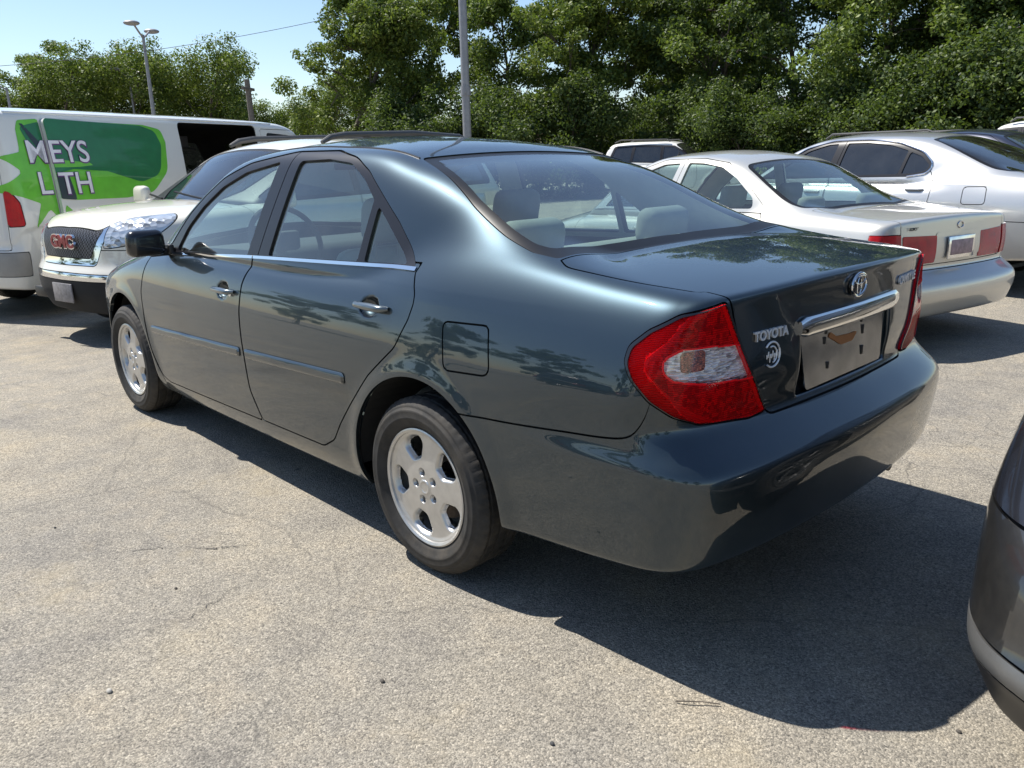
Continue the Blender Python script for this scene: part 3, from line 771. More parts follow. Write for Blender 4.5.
# ---------------------------------------------------------------- the green saloon
def build_green():
    P = camry_params()
    frame = rpoly([(2.30,.945,0),(2.16,1.00,.05),(2.0,1.15,.3),(1.88,1.235,.3),(1.73,1.316,.3),(1.50,1.383,.3),(1.14,1.426,.4),(.84,1.424,.3),(.66,1.395,.3),(.545,1.345,.2),(.44,1.275,.2),(.29,1.173,.2),(.118,1.029,.01),(.568,1.015,0),(1.224,.993,0),(1.8,.966,0)])
    g1 = rpoly([(2.07,.968,.015),(1.985,1.085,.2),(1.86,1.185,.2),(1.70,1.278,.2),(1.50,1.345,.2),(1.218,1.388,.012),(1.283,1.000,.01)])
    g2 = rpoly([(1.10,1.010,.01),(1.052,1.388,.02),(.845,1.393,.12),(.68,1.376,.10),(.56,1.318,.15),(.465,1.245,.01),(.472,1.030,.008)])
    g3 = rpoly([(.432,1.031,.008),(.430,1.225,.01),(.36,1.175,.1),(.185,1.040,.008)])
    d1 = rpoly([(2.31,.955,0),(2.353,.927,.02),(2.392,.82,.1),(2.41,.733,.1),(2.385,.587,.2),(2.335,.43,.2),(2.275,.295,.05),(2.20,.272,.05),(1.145,.295,.01),(1.212,.423,.1),(1.232,.60,.1),(1.255,.77,.1),(1.255,.878,.1),(1.222,.993,0),(1.224,1.012,0),(1.8,.985,0),(2.16,.97,0)])
    d2 = rpoly([(1.138,.298,.01),(1.206,.423,.1),(1.226,.60,.1),(1.249,.77,.1),(1.249,.878,.1),(1.216,.994,0),(1.216,1.012,0),(.568,1.035,0),(.10,1.050,0),(.108,1.02,.01),(.052,.945,.06),(.070,.876,.1),(.125,.778,.1),(.269,.661,.2),(.400,.524,.2),(.487,.427,.15),(.545,.352,.1),(.635,.305,.08)])
    ws_o = rpoly([(1.70,-.3,0),(1.70,.50,.06),(2.0,.62,.3),(2.42,.70,.03),(2.47,.4,.2),(2.49,-.3,0)])
    ws_i = rpoly([(1.735,-.3,0),(1.735,.47,.06),(2.0,.585,.3),(2.36,.655,.03),(2.41,.35,.2),(2.43,-.3,0)])
    rw_o = rpoly([(.385,-.3,0),(.385,.512,.03),(.18,.563,.3),(-.009,.615,.3),(-.20,.652,.2),(-.34,.672,.1),(-.432,.662,.02),(-.440,.3,.3),(-.452,-.3,0)])
    rw_i = rpoly([(.345,-.3,0),(.345,.475,.03),(.17,.530,.3),(-.009,.582,.3),(-.20,.615,.2),(-.31,.628,.1),(-.368,.61,.04),(-.384,.3,.3),(-.396,-.3,0)])
    yx = curve([(-1.1,.60),(-.987,.625),(-.94,.640),(-.75,.678),(-.578,.690),(-.50,.694),(-.44,.664),(-.3,.60)], .012)
    yz = curve([(.60,.40),(.70,.452),(.894,.567),(1.02,.620),(1.2,.70)], .01)
    def lidf(V):
        ya = np.abs(V[:, 1]); a = ya-yx(V[:, 0]); b = np.where(V[:, 2] < 1.04, ya-yz(V[:, 2]), -1)
        a = np.where(V[:, 0] < -.99, -1, a)
        return mx(a, smax(b, .690-V[:, 2]+.02*np.minimum(ya/.45, 1)**3*0, .03), V[:, 0]+.446)
    lt = np.array([(-.958,.618,1.022),(-.987,.567,.894),(-1.002,.449,.701),(-1.007,.54,.696),(-.969,.718,.712),(-.928,.783,.743),(-.882,.823,.785),(-.832,.831,.834),(-.806,.824,.875),(-.811,.808,.917),(-.854,.784,.958),(-.913,.742,.997)])
    U = lambda V: (V[:, 0]+np.abs(V[:, 1]))*.70711
    ltu = (lt[:, 0]+lt[:, 1])*.70711
    rr = [.012, .3, .012, .03, .06, .06, .06, .05, .05, .05, .06, .08]
    ltp = rpoly([(u, z, r) for u, z, r in zip(ltu, lt[:, 2], rr)])
    lightf = lambda V: mx(psdf(U(V), V[:, 2], ltp), V[:, 0]+.70, .38-np.abs(V[:, 1]))
    zs = curve([(.3,.617),(-.157,.624),(-.35,.634),(-.625,.656),(-.79,.672),(-.84,.687),(-.868,.725),(-.886,.775),(-.90,.85),(-1.0,.85),(-1.3,.85)], .006)
    bumpf = lambda V: mx(V[:, 2]-zs(V[:, 0]), V[:, 0]-.02)
    fb = curve([(2.8,.55),(3.14,.56),(3.35,.60),(3.7,.60)], .02)
    fbump = lambda V: mx(V[:, 2]-fb(V[:, 0]), 3.0-V[:, 0])
    hoodp = rpoly([(3.62,-.3,0),(3.58,.35,.2),(3.38,.60,.1),(2.9,.70,.3),(2.50,.735,.02),(2.505,-.3,0)])
    hlp = rpoly([(3.55,.40,.05),(3.40,.62,.05),(3.05,.76,.04),(3.10,.86,.04),(3.40,.86,.05),(3.66,.5,.05)])
    fuelp = rpoly([(-.107,.894,.022),(-.311,.904,.022),(-.342,.761,.03),(-.135,.747,.03)])
    fend = rpoly([(2.36,1.1,0),(2.36,.927,.02),(2.399,.82,.1),(2.417,.733,.1),(2.392,.587,.2),(2.342,.43,.2),(2.28,.29,.05),(2.27,.1,0),(3.3,.1,0),(3.3,1.1,0)])
    S = dict(fine=('rear_bumper', 'trunk_lid'), h=.0115, box=((-1.25, 0, .14), (3.82, .96, 1.56)), gap=.006,
        belt=[(2.4,.935),(2.032,.954),(1.224,.995),(.568,1.017),(.12,1.029),(-.5,1.04)], bline=(1.190, 1.125),
        frame=frame, side_glass=[('door_glass', g1), ('door_glass', g2), ('quarter_glass', g3)],
        windshield=(ws_o, ws_i), rear_window=(rw_o, rw_i), cabin=(-.42, 2.42),
        panels=[('trunk_lid', lidf, 'paint', False), ('taillight', lightf, 'red', True), ('rear_bumper', bumpf, 'paint', False),
                ('fuel_door', lambda V: mx(psdf(V[:, 0], V[:, 2], fuelp), .5-V[:, 1]), 'paint', False),
                ('headlight', toppoly(hlp, .62), 'head', True), ('hood', toppoly(hoodp, .65), 'paint', False),
                ('front_bumper', fbump, 'paint', False),
                ('fender', lambda V: mx(psdf(V[:, 0], V[:, 2], fend), .5-np.abs(V[:, 1])), 'paint', True)],
        doors=[d1, d2])
    root = thing('green_sedan', 'dark green four-door sedan in the foreground with bright red tail lights', 'car', (0, 0, 0), 0)
    mats = dict(paint=M['green'], glass=M['glass'], side_glass=M['side_glass'], trim=M['cream'])
    o = build_car(root, P, S, mats); F = o['F']
    wheelhouse(P, root, M['under'], .865, .80)
    WS = wheel_pieces(.312, .205)
    for i, (x, s) in enumerate(((0, 1), (2.72, 1), (0, -1), (2.72, -1))):
        wheel(root, WS, 'green', x, s*.787, .311, s > 0, spin=.47 if s > 0 else 1.0)
    # tail lights: red outer lens with a clear window, over a ribbed reflector
    wp = rpoly([(-.078, .893, .03), (-.12, .915, .03), (-.20,.916,.04),(-.305,.905,.004),(-.337,.812,.004),(-.19, .822, .04),(-.10,.838,.035),(-.074,.860,.03)])
    ap = rpoly([(-.120,.905,.012),(-.185,.908,.012),(-.185,.855,.012),(-.120,.855,.012)])
    u = lambda m: (m[0][:, 0]+np.abs(m[0][:, 1]))*.70711
    for k, old in enumerate(list(o['taillight'][0])):
        bpy.data.objects.remove(old)
        lm = split_lr(offset(refine(o['taillight_mesh'], F), .008))[k]
        dw = psdf(u(lm), lm[0][:, 2], wp)
        par = arr('taillight', keep(lm, dw), M['red_glass'], root); arr('lens_side', flange(keep(lm, psdf(u(lm), lm[0][:, 2], ltp)+.008+.034*sstep(u(lm), -.16, -.07)), .014), M['red_band'], par)
        arr('clear_window', keep(lm, -dw), M['clear_glass'], par)
        inner = offset(lm, -.015); d = psdf(u(lm), lm[0][:, 2], ltp); dw2 = dw
        bandf = d+.045*sstep(u(lm), -.30, -.06); bandf = np.where(u(lm) < -.30, -1, bandf)
        band, core = cut(inner, np.minimum(bandf, dw2)); arr('outer_reflector', band, M['refl_band'], par)
        win_, core = cut(core, -psdf(u(core), core[0][:, 2], wp)-.004)
        arr('reflector', core, M['refl_core'], par)
        amb, win_ = cut(win_, -psdf(u(win_), win_[0][:, 2], ap)); arr('clear_reflector', offset(win_, .004), M['clear'], par); arr('amber_bulb', offset(amb, .006), M['amber_lens'], par)
        wr = keep(offset(lm, .0012), -np.abs(dw)+.003); arr('window_edge', wr, M['red_band'], par)
        rim = keep(lm, psdf(u(lm), lm[0][:, 2], ltp)+.0045); arr('seal', flange(offset(rim, .0018), .008), M['gloss_black'], par)
    # belt strips, side mouldings, handles
    full = o['full']
    for di, (x0, x1) in enumerate(((1.222, 2.31), (.112, 1.214))):
        for sgn in (0, 1):
            par = o['doors'][di][sgn]; fm = split_lr(full)[sgn]
            V = fm[0]; m = keep(fm, .5-np.abs(V[:, 1])*0-.0); m = keep(m, m[0][:, 0]-x0); m = keep(m, x1-m[0][:, 0])
            m = keep(m, np.abs(m[0][:, 1])-.6)
            a = keep(m, m[0][:, 2]-(o['beltz'](m[0][:, 0])-.006)); a = keep(a, (o['beltz'](a[0][:, 0])+.006)-a[0][:, 2])
            arr('belt_strip', flange(offset(a, .005), .012), M['chrome'], par)
            zl = lambda X: .5565+.0335*(2.31-X)/1.05-(.0)*X
            zl = curve([(.3,.624),(.42,.6195),(1.26,.588),(2.31,.549),(2.4,.546)], .01)
            a0, a1 = ((1.262, 2.30) if di == 0 else (.425, 1.208))
            b = keep(m, m[0][:, 0]-0); pl = rpoly([(a0, zl(a0)-.021, .006), (a1, zl(a1)-.021, .006 if di else .015), (a1, zl(a1)+.021, .006), (a0, zl(a0)+.021, .015 if di else .006)])
            b = keep(b, -psdf(b[0][:, 0], b[0][:, 2], pl))
            dd = -psdf(b[0][:, 0], b[0][:, 2], pl)
            hgt = .003+.009*np.clip(dd/.014, 0, 1)**.6
            b = (b[0]+b[1]*hgt[:, None], b[1], b[2])
            up = np.stack([np.zeros(len(dd)), np.zeros(len(dd)), np.sign(b[0][:, 2]-zl(b[0][:, 0]))], -1)
            nn = b[1]+up*(np.clip(1-dd/.014, 0, 1)*1.1)[:, None]; nn /= np.linalg.norm(nn, axis=1)[:, None]
            arr('side_moulding', flange((b[0], nn, b[2]), .012), M['green'], par)
            s = 1 if sgn == 0 else -1
            hx, hz = ((1.415, .842) if di == 0 else (.288, .896))
            y = side_y(F, hx, hz)
            q = Shape(); pts = []; rad = []; n = 14
            for k in range(n+1):
                t = k/n; x = hx-.105+.195*t; yh = (.866 if di == 0 else .847)+(.870-.866)*0; off = .020*min(1, math.sin(math.pi*t)*2.4)+.002
                pts.append((x, s*(max(side_y(F, hx-.105, hz), side_y(F, x, hz))*(1-t)+max(side_y(F, hx+.09, hz), side_y(F, x, hz))*t+off), hz+.002)); rad.append(.0165*(.72+.28*math.sin(math.pi*min(1, t*1.25))) if 0 < k < n else .008)
            q.tube(pts, rad, 12, flat=.85, up=(0, 0, 1)); q.build('handle', M['handle'], par)
            if di == 0:
                q = Shape(); q.cyl((hx-.082, s*(side_y(F, hx-.08, hz)-.005), hz-.006), (hx-.082, s*(side_y(F, hx-.08, hz)+.012), hz-.006), .013, seg=16); q.build('lock_cylinder', M['chrome'], par)
    # rear face: emblem, lettering, chrome bar, plate
    lid = o['trunk_lid']; X0 = -1.4
    ys = np.linspace(-.350, .318, 26)
    q = Shape(); pts = []
    for y in ys: pts.append((on_surface(F, y, .912, X0)-.006, y, .908))
    rad = [.008]+[.0115]*24+[.008]
    q.tube(pts, rad, 14, flat=2.5, up=(0, 0, 1))
    for v in q.bm.verts: pass
    bar = q.build('chrome_bar', M['chrome'], lid)
    q = Shape(); px = on_surface(F, 0, .80, X0)-.010
    pl = rpoly([(-.262, .715, .02), (.250, .715, .02), (.285, .892, .01), (-.285, .892, .01)])
    q.prism([(a, b) for a, b in pl], px, px+.004, 'x')
    tilt = lambda z: -.013*(.892-z)/.177
    for v in q.bm.verts: v.co.x += tilt(v.co.z)
    plate = q.build('plate_backing', M['plate_metal'], lid)
    for (y, z, w, hh) in ((.125, .872, .010, .026), (-.115, .872, .010, .026), (.135, .842, .010, .022), (-.125, .835, .010, .03), (.115, .765, .010, .022), (-.12, .770, .012, .03)):
        q = Shape(); q.box((px-.0015+tilt(z), y, z), (.005, w, hh), .002); q.build('plate_slot', M['black'], plate)
    q = Shape(); st = rpoly([(.115, .850, .02), (.10, .862, .02), (.06, .842, .03), (-.03, .836, .03), (-.085, .838, .02), (-.05, .812, .03), (.03, .812, .03)])
    q.prism([(a, b) for a, b in st], px-.0025, px-.001, 'x')
    for v in q.bm.verts: v.co.x += tilt(v.co.z)
    q.build('rust_mark', M['rust'], plate)
    # emblem: three nested ovals
    ex = on_surface(F, 0, .994, X0)
    q = Shape()
    def oval(cy, cz, a, b, r, xx):
        q.tube([(xx, cy+a*math.cos(t), cz+b*math.sin(t)) for t in np.linspace(0, 2*math.pi, 41)[:-1]], r, 8, closed=True, up=(1, 0, .01))
    oval(0, .994, .048, .034, .0042, ex-.012); oval(0, .990, .0135, .029, .0022, ex-.013); oval(0, 1.009, .035, .0125, .0024, ex-.014)
    q.build('emblem', M['chrome'], lid)
    q = Shape(); q.ball((ex-.002, 0, .994), .047, (.16, 1.02, .74), 28, 14); q.build('emblem_base', M['gloss_black'], lid)
    def sx(y, z): return on_surface(F, y, z, X0)
    yd = (sx(.40, .91)-sx(.50, .91))
    text('badge_lettering', 'TOYOTA', .036, (sx(.452, .914)-.004, .452, .914), (sx(.42, .914)-sx(.48, .914), -.06, 0), (sx(.45, .94)-sx(.45, .89), 0, .05), M['letters'], lid, .003, 1.0, .0012)
    text('badge_lettering', 'CAMRY LE', .040, (sx(-.455, .958)-.004, -.455, .958), (sx(-.48, .958)-sx(-.42, .958), -.06, 0), (sx(-.45, .98)-sx(-.45, .93), 0, .05), M['letters'], lid, .003, 1.0, .0012)
    q = Shape(); cx, cz = .447, .858
    q.tube([(sx(cx+.034*math.cos(t), cz+.034*math.sin(t))-.004, cx+.034*math.cos(t), cz+.034*math.sin(t)) for t in np.linspace(.7, 5.4, 26)], .0028, 8)
    q.tube([(sx(cx+.020*math.cos(t), cz+.022*math.sin(t))-.004, cx+.020*math.cos(t), cz+.022*math.sin(t)) for t in np.linspace(1.2, 4.6, 16)], .0022, 6)
    for k in range(9):
        yy, zz = cx+.022-.0065*k, cz-.004+.006*math.sin(k*2.1); q.box((sx(yy, zz)-.003, yy, zz), (.003, .0035, .012+.006*(k % 3)), .001)
    q.build('dealer_badge', M['letters'], lid)
    text('badge_lettering', 'Heritage', .022, (sx(.432, .860)-.004, .432, .860), (0.002, -.06, 0), (0, 0, 1), M['chrome'], lid, .002, 1.0, .0005) if False else None
    for k in range(5):
        pass
    # mirrors
    for s, d in ((1, 0), (-1, 1)):
        q = Shape(); q.box((2.085, s*.935, 1.016), (.085, .190, .128), .036, rot=(0, 0, s*.10), seg=4, taper=(.9, .95)); mb = q.build('mirror', M['gloss_black'], o['doors'][0][d])
        q = Shape(); q.box((2.12, s*.85, .965), (.06, .14, .045), .02); q.box((2.12, s*.815, .975), (.10, .03, .05), .009); q.build('mirror_arm', M['black'], mb)
    for s in (1, -1):
        q = Shape(); pts = []
        for x in np.linspace(.39, 1.70, 30):
            y = .520; z = 1.6
            for _ in range(60):
                v = float(F(np.float64(x), np.float64(y), np.float64(z)))
                if v < 3e-4: break
                z -= v*.7
            pts.append((x, s*y, z))
        q.tube(pts, .0042, 6); q.build('roof_moulding', M['black'], root)
    # exhaust tip and rear tow eye, cabin
    q = Shape(); q.cyl((-.6, -.50, .27), (-1.00, -.50, .27), .028); q.build('exhaust', M['steel_dark'], root)
    q = Shape(); q.box((.6, 0, .26), (.6, 1.3, .12), .04); q.build('fuel_tank', M['under'], root)
    q = Shape(); q.box((.9, 0, .30), (3.2, 1.5, .04), .01); q.box((2.02, 0, .86), (.50, 1.42, .20), .07, seg=3); q.build('dashboard', M['dark_cloth'], root)
    q = Shape(); q.box((-.22, 0, 1.02), (.44, 1.28, .03), .01); q.build('parcel_shelf', M['trim'], root)
    q = Shape(); q.box((-.33, 0, 1.07), (.09, .30, .06), .02, taper=(.7, .85)); q.build('brake_lamp_housing', M['cream'], root)
    seat(root, 1.35, .37, M['cloth'], .27); seat(root, 1.35, -.37, M['cloth'], .27)
    q = Shape(); q.box((.42, 0, .46), (.5, 1.30, .18), .06, seg=3); q.box((.10, 0, .76), (.16, 1.30, .62), .07, rot=(0, -.38, 0), seg=3)
    for y in (-.38, .38):
        q.box((-.045, y, 1.10), (.10, .28, .15), .045, rot=(0, -.15, 0), seg=3)
        for w in (-.05, .05): q.cyl((-.03, y+w, 1.05), (-.02, y+w, .98), .007, seg=8)
    q.build('rear_bench', M['cloth'], root)
    q = Shape(); c = Vector((1.72, .37, 1.0)); ax = Vector((-.88, 0, .47)); a = Vector((0, 1, 0)); b = ax.cross(a)
    q.tube([tuple(c+(a*math.cos(t)+b*math.sin(t))*.185) for t in np.linspace(0, 2*math.pi, 41)[:-1]], .014, 10, closed=True, up=(.9, .1, .3))
    q.box(tuple(c), (.05, .14, .10), .02); q.cyl(tuple(c), (2.0, .37, .85), .03); q.build('steering_wheel', M['dark_cloth'], root)
    q = Shape(); q.box((1.62, 0, 1.37), (.03, .24, .065), .015, seg=3); q.cyl((1.63, 0, 1.38), (1.68, 0, 1.43), .008); q.build('inner_mirror', M['black'], root)
    return root, o, F
M['handle'] = paint('handle_paint', (.10, .125, .14), metal=.7, rough=.3, dirt=.05)
M['letters'] = simple('badge_metal', (.75, .76, .78), .35, .4)
M['chrome_soft'] = simple('handle_metal', (.42, .45, .47), .22, .85)
def red_cover():
    m, nt, b = node_mat('red_lens_cover'); b.inputs['Base Color'].default_value = (.86, .006, .012, 1); b.inputs['Roughness'].default_value = .12
    tr = N(nt, 'ShaderNodeBsdfTransparent'); tr.inputs[0].default_value = (1.0, .05, .06, 1)
    ms = N(nt, 'ShaderNodeMixShader', i0=.22); L(nt, tr.outputs[0], ms.inputs[1]); L(nt, b.outputs[0], ms.inputs[2]); L(nt, ms.outputs[0], nt.nodes['Material Output'].inputs[0]); return m
M['red_glass'] = red_cover(); M['clear_glass'] = glass('clear_lens_glass', (.97, .97, .98), .8)
def reflector(name, scale, direction, col, cell=0.0, rough=.35):
    m, nt, b = node_mat(name); v = coords(nt)
    w = N(nt, 'ShaderNodeTexWave', _wave_type='BANDS', _bands_direction=direction, Scale=scale, Distortion=.3); L(nt, v, w.inputs['Vector'])
    c = ramp(nt, w.outputs['Fac'], [(.1, tuple(q*.35 for q in col)), (.6, col)])
    if cell:
        vc = voro(nt, v, cell, out='Color', rnd=.5); bw = N(nt, 'ShaderNodeRGBToBW'); L(nt, vc, bw.inputs[0]); big = noise(nt, v, 16, 3)
        k = N(nt, 'ShaderNodeMath', _operation='MULTIPLY'); L(nt, bw.outputs[0], k.inputs[0]); L(nt, big, k.inputs[1])
        c = mixc(nt, 1.0, c, ramp(nt, k.outputs[0], [(.10, .12), (.22, .55), (.32, 1.0)]), 'MULTIPLY')
    L(nt, c, b.inputs['Base Color']); b.inputs['Metallic'].default_value = .1; b.inputs['Roughness'].default_value = rough
    bump(nt, b, w.outputs['Fac'], .8, .004); return m
M['refl_band'] = reflector('outer_reflector', 70.0, 'Z', (.95, .95, .95)); M['refl_core'] = reflector('ribbed_reflector', 55.0, 'Z', (.85, .85, .85), 90.0)
green, go_, GF = build_green()
# ---------------------------------------------------------------- ground
def gz(x, y):
    """the lot dips gently ahead of the green car and rises towards the trees on the right"""
    x = np.asarray(x, float); y = np.asarray(y, float)
    return -.10*sstep(x, 3.2, 6.0) - .04*sstep(x, 6, 9) + .10*sstep(-y, 4.4, 6.6)
def ground():
    ax = np.concatenate([[-400, -150, -60], np.arange(-30, 40.1, 1.0), [60, 150, 400]]); ay = np.concatenate([[-400, -150, -60], np.arange(-40, 35.1, 1.0), [60, 150, 400]])
    X, Y = np.meshgrid(ax, ay, indexing='ij'); Z = gz(X, Y); e = .2
    Nn = np.stack([-(gz(X+e, Y)-gz(X-e, Y))/(2*e), -(gz(X, Y+e)-gz(X, Y-e))/(2*e), np.ones_like(X)], -1).reshape(-1, 3); Nn /= np.linalg.norm(Nn, axis=1)[:, None]
    V = np.stack([X, Y, Z], -1).reshape(-1, 3); i = np.arange(X.size).reshape(X.shape)
    a, b, c_, d_ = i[:-1, :-1].ravel(), i[1:, :-1].ravel(), i[1:, 1:].ravel(), i[:-1, 1:].ravel()
    g = arr('parking_lot', (V, Nn, np.concatenate([np.stack([a, b, c_], -1), np.stack([a, c_, d_], -1)])), M['asphalt']); structure(g)
ground()
# faded bay line far right, loose grit
# ---------------------------------------------------------------- trees
def leaf_mat(name, a, b, c):
    m, nt, bs = node_mat(name)
    g = nt.nodes.new('ShaderNodeNewGeometry')
    r = ramp(nt, g.outputs['Random Per Island'], [(.0, a), (.5, b), (.93, c), (1.0, tuple(min(1, q*1.6) for q in c))])
    L(nt, r, bs.inputs['Base Color']); bs.inputs['Roughness'].default_value = .55; bs.inputs['Specular IOR Level'].default_value = .35
    out = nt.nodes['Material Output']; tr = N(nt, 'ShaderNodeBsdfTranslucent'); L(nt, mixc(nt, .6, r, (.16, .24, .02)), tr.inputs[0])
    mix = N(nt, 'ShaderNodeMixShader', i0=.35); L(nt, bs.outputs[0], mix.inputs[1]); L(nt, tr.outputs[0], mix.inputs[2]); L(nt, mix.outputs[0], out.inputs[0])
    return m
LEAF = [leaf_mat('leaf_green', (.040, .070, .016), (.095, .145, .028), (.21, .26, .055)),
        leaf_mat('leaf_light_green', (.055, .090, .018), (.120, .170, .030), (.22, .255, .050)),
        leaf_mat('leaf_dark_green', (.018, .040, .012), (.050, .085, .022), (.13, .17, .042))]
BARK = simple('bark', (.12, .10, .08), .9, var=.4, vs=14, bs=.8, bscale=30)
def leaves(rng, cents, rads, n, size, flat=.75):
    k = len(cents); w = rads**2.2; idx = rng.choice(k, n, p=w/w.sum())
    d = rng.normal(size=(n, 3)); d /= np.linalg.norm(d, axis=1)[:, None]; rr = rng.random(n)**.5
    P = cents[idx] + d*(rads[idx]*rr)[:, None]*[1, 1, flat]
    nr = d*.6 + rng.normal(size=(n, 3))*.7 + [0, 0, .45]; nr /= np.linalg.norm(nr, axis=1)[:, None]
    t = np.cross(nr, rng.normal(size=(n, 3))); t /= np.linalg.norm(t, axis=1)[:, None]; b = np.cross(nr, t)
    s = size*(.6+.8*rng.random(n))[:, None]
    V = np.stack([P-t*s, P-b*s*.55+t*s*.1, P+t*s, P+b*s*.55+t*s*.1], 1).reshape(-1, 3)
    Nn = np.repeat(nr, 4, 0); i = np.arange(n)*4
    T = np.concatenate([np.stack([i, i+1, i+2], -1), np.stack([i, i+2, i+3], -1)])
    return V, Nn, T
def tree_kind(seed, H, R, n=15000, leaf=.11, mat=0, base=.22, tr=.16, lean=.0, nc=70, spread=1.0, crad=(.45, 1.0)):
    rng = np.random.default_rng(seed)
    s = Shape(); pts = [np.array([0, 0, -.2])]; d = np.array([lean, 0, 1.0])
    for k in range(9):
        d = d + rng.normal(size=3)*[.10, .10, 0]; pts.append(pts[-1]+d/np.linalg.norm(d)*H*.92/9)
    s.tube([tuple(p) for p in pts], [tr*(1-.085*k) for k in range(10)], 9)
    tips = []
    for k in range(15):
        t = base + (.92-base)*(k+rng.random())/15; i = min(int(t*9), 8); p = pts[i]+(pts[i+1]-pts[i])*(t*9-i)
        a = k*2.4+rng.random(); prof = math.sin(math.pi*min(1, (t-base)/(1-base)*.80+.20))**.7
        ln = R*prof*(.65+.45*rng.random())*spread; v = np.array([math.cos(a), math.sin(a), .55+.6*rng.random()]); v /= np.linalg.norm(v)
        q = [p]
        for j in range(4):
            v = v + rng.normal(size=3)*.18; v /= np.linalg.norm(v); q.append(q[-1]+v*ln/4)
            if j > 0:
                for _ in range(2): tips.append(q[-1]+rng.normal(size=3)*R*.16)
        s.tube([tuple(x) for x in q], [tr*.42*(1-.2*j)*(1-t*.5) for j in range(5)], 6)
        for _ in range(2):
            v2 = v+rng.normal(size=3)*.6; v2 /= np.linalg.norm(v2); w = q[2]+v2*ln*.45; s.tube([tuple(q[2]), tuple((q[2]+w)/2+rng.normal(size=3)*.06), tuple(w)], [tr*.16, tr*.12, tr*.05], 5); tips.append(w)
    tips.append(pts[-1]); tips = np.array(tips)
    if len(tips) < nc: tips = np.concatenate([tips, tips[rng.integers(0, len(tips), nc-len(tips))]+rng.normal(size=(nc-len(tips), 3))*R*.2])
    rads = rng.uniform(crad[0], crad[1], len(tips))*R/3.2
    root = bpy.data.objects.new('tree', None); COL.objects.link(root)
    s.build('trunk', BARK, root); arr('crown', leaves(rng, tips, rads, n, leaf), LEAF[mat], root)
    return root
def place(kinds, used, k, x, y, sc, rz, label, group, cat='tree'):
    r = kinds[k]
    if k in used: r = copy_tree(r)
    used.add(k); r.location = (x, y, float(gz(x, y))-.02); r.scale = (sc, sc, sc); r.rotation_euler = (0, 0, rz)
    tag(r, label, cat, group); return r
random.seed(5)
TK = [tree_kind(11, 11, 4.2, 38000, .078, 0, .12, tr=.17, crad=(.28, .72)), tree_kind(12, 10, 3.8, 33000, .076, 2, .10, tr=.15, crad=(.28, .72)), tree_kind(13, 12, 3.6, 32000, .080, 1, .25, tr=.19, lean=.12, crad=(.28, .65)),
      tree_kind(14, 6.5, 2.6, 32000, .054, 1, .10, tr=.10), tree_kind(15, 9, 3.0, 22000, .072, 0, .35, tr=.13, lean=-.2, crad=(.35, .7)), tree_kind(16, 3.4, 2.2, 27000, .050, 2, .02, tr=.06, nc=60)]
USED = set()
NTH = ['first', 'second', 'third', 'fourth', 'fifth', 'sixth', 'seventh', 'eighth', 'ninth', 'tenth', 'eleventh', 'twelfth', 'thirteenth', 'fourteenth', 'fifteenth', 'sixteenth', 'seventeenth', 'eighteenth', 'nineteenth', 'twentieth']
def ray_pt(px, d):
    """ground position at picture column px (of 1024), d metres away"""
    a = math.radians(-43.53)-math.atan((px-512)/801.3/ .96)
    return -2.037+d*math.cos(a), 2.387+d*math.sin(a)
# (column, distance, kind, scale)
tall = [(352, 33, 2, .72), (392, 36, 2, .88), (436, 34, 4, .98), (508, 35, 4, .92), (535, 31, 2, .84), (590, 34, 4, .86), (648, 38, 4, 1.02), (684, 31, 1, .86), (722, 32, 0, .86), (700, 36, 2, .84), (790, 31, 1, .90), (838, 29, 0, .78), (880, 33, 2, .90), (905, 28, 0, .78), (955, 29, 1, .84), (1000, 28, 0, .82), (1050, 27, 1, .84), (1090, 28, 0, .84)]
for i, (px, d, k, sc) in enumerate(sorted(tall)):
    x, y = ray_pt(px, d); place(TK, USED, k, x, y, sc, random.uniform(0, 6.28), '%s tall leafy tree from the left in the wood behind the parked cars' % NTH[i], 'tall trees in the wood behind the cars')
low = [(-20, 50, 3, 1.0), (12, 46, 4, .74), (60, 48, 3, 1.06), (98, 47, 3, 1.12), (130, 50, 0, .74), (162, 47, 3, 1.16), (198, 49, 3, 1.25), (232, 46, 3, 1.18), (256, 50, 3, .92), (290, 48, 3, .82), (318, 44, 3, .72), (338, 42, 3, .90)]
for i, (px, d, k, sc) in enumerate(low):
    x, y = ray_pt(px, d); place(TK, USED, k, x, y, sc, random.uniform(0, 6.28), '%s low bushy tree from the left along the skyline behind the white van' % NTH[i], 'low trees on the skyline behind the van')
bush = [(430, 30, 1.0), (475, 29, 1.05), (520, 29, 1.0), (566, 30, 1.1), (590, 36, 1.0), (652, 36, 1.0), (708, 29.5, 1.0), (738, 27.5, .95), (770, 31, .9), (812, 26.5, 1.05), (858, 26, 1.0), (902, 25.5, 1.1), (950, 25, 1.1), (1000, 24.5, 1.1), (385, 34, .9), (345, 36, .8), (300, 40, .8), (1045, 24, 1.1)]
for i, (px, d, sc) in enumerate(sorted(bush)):
    x, y = ray_pt(px, d); place(TK, USED, 5, x, y, sc, random.uniform(0, 6.28), '%s dark shrub from the left growing under the tall trees' % NTH[i], 'shrubs under the tall trees', 'shrub')
# trees across the lot, mirrored in the doors of the green car
for i, (x, y, k, sc) in enumerate([(-12, 30, 0, .9), (-3, 33, 1, .9), (5, 31, 0, .85), (13, 34, 1, .95), (22, 30, 0, .9), (31, 28, 1, .9), (40, 24, 0, .9), (-22, 24, 1, .9), (-28, 14, 0, .9)]):
    place(TK, USED, k, x, y, sc, i*1.3, '%s tree across the lot behind the viewer, mirrored in the car doors' % NTH[i], 'trees across the lot behind the viewer')
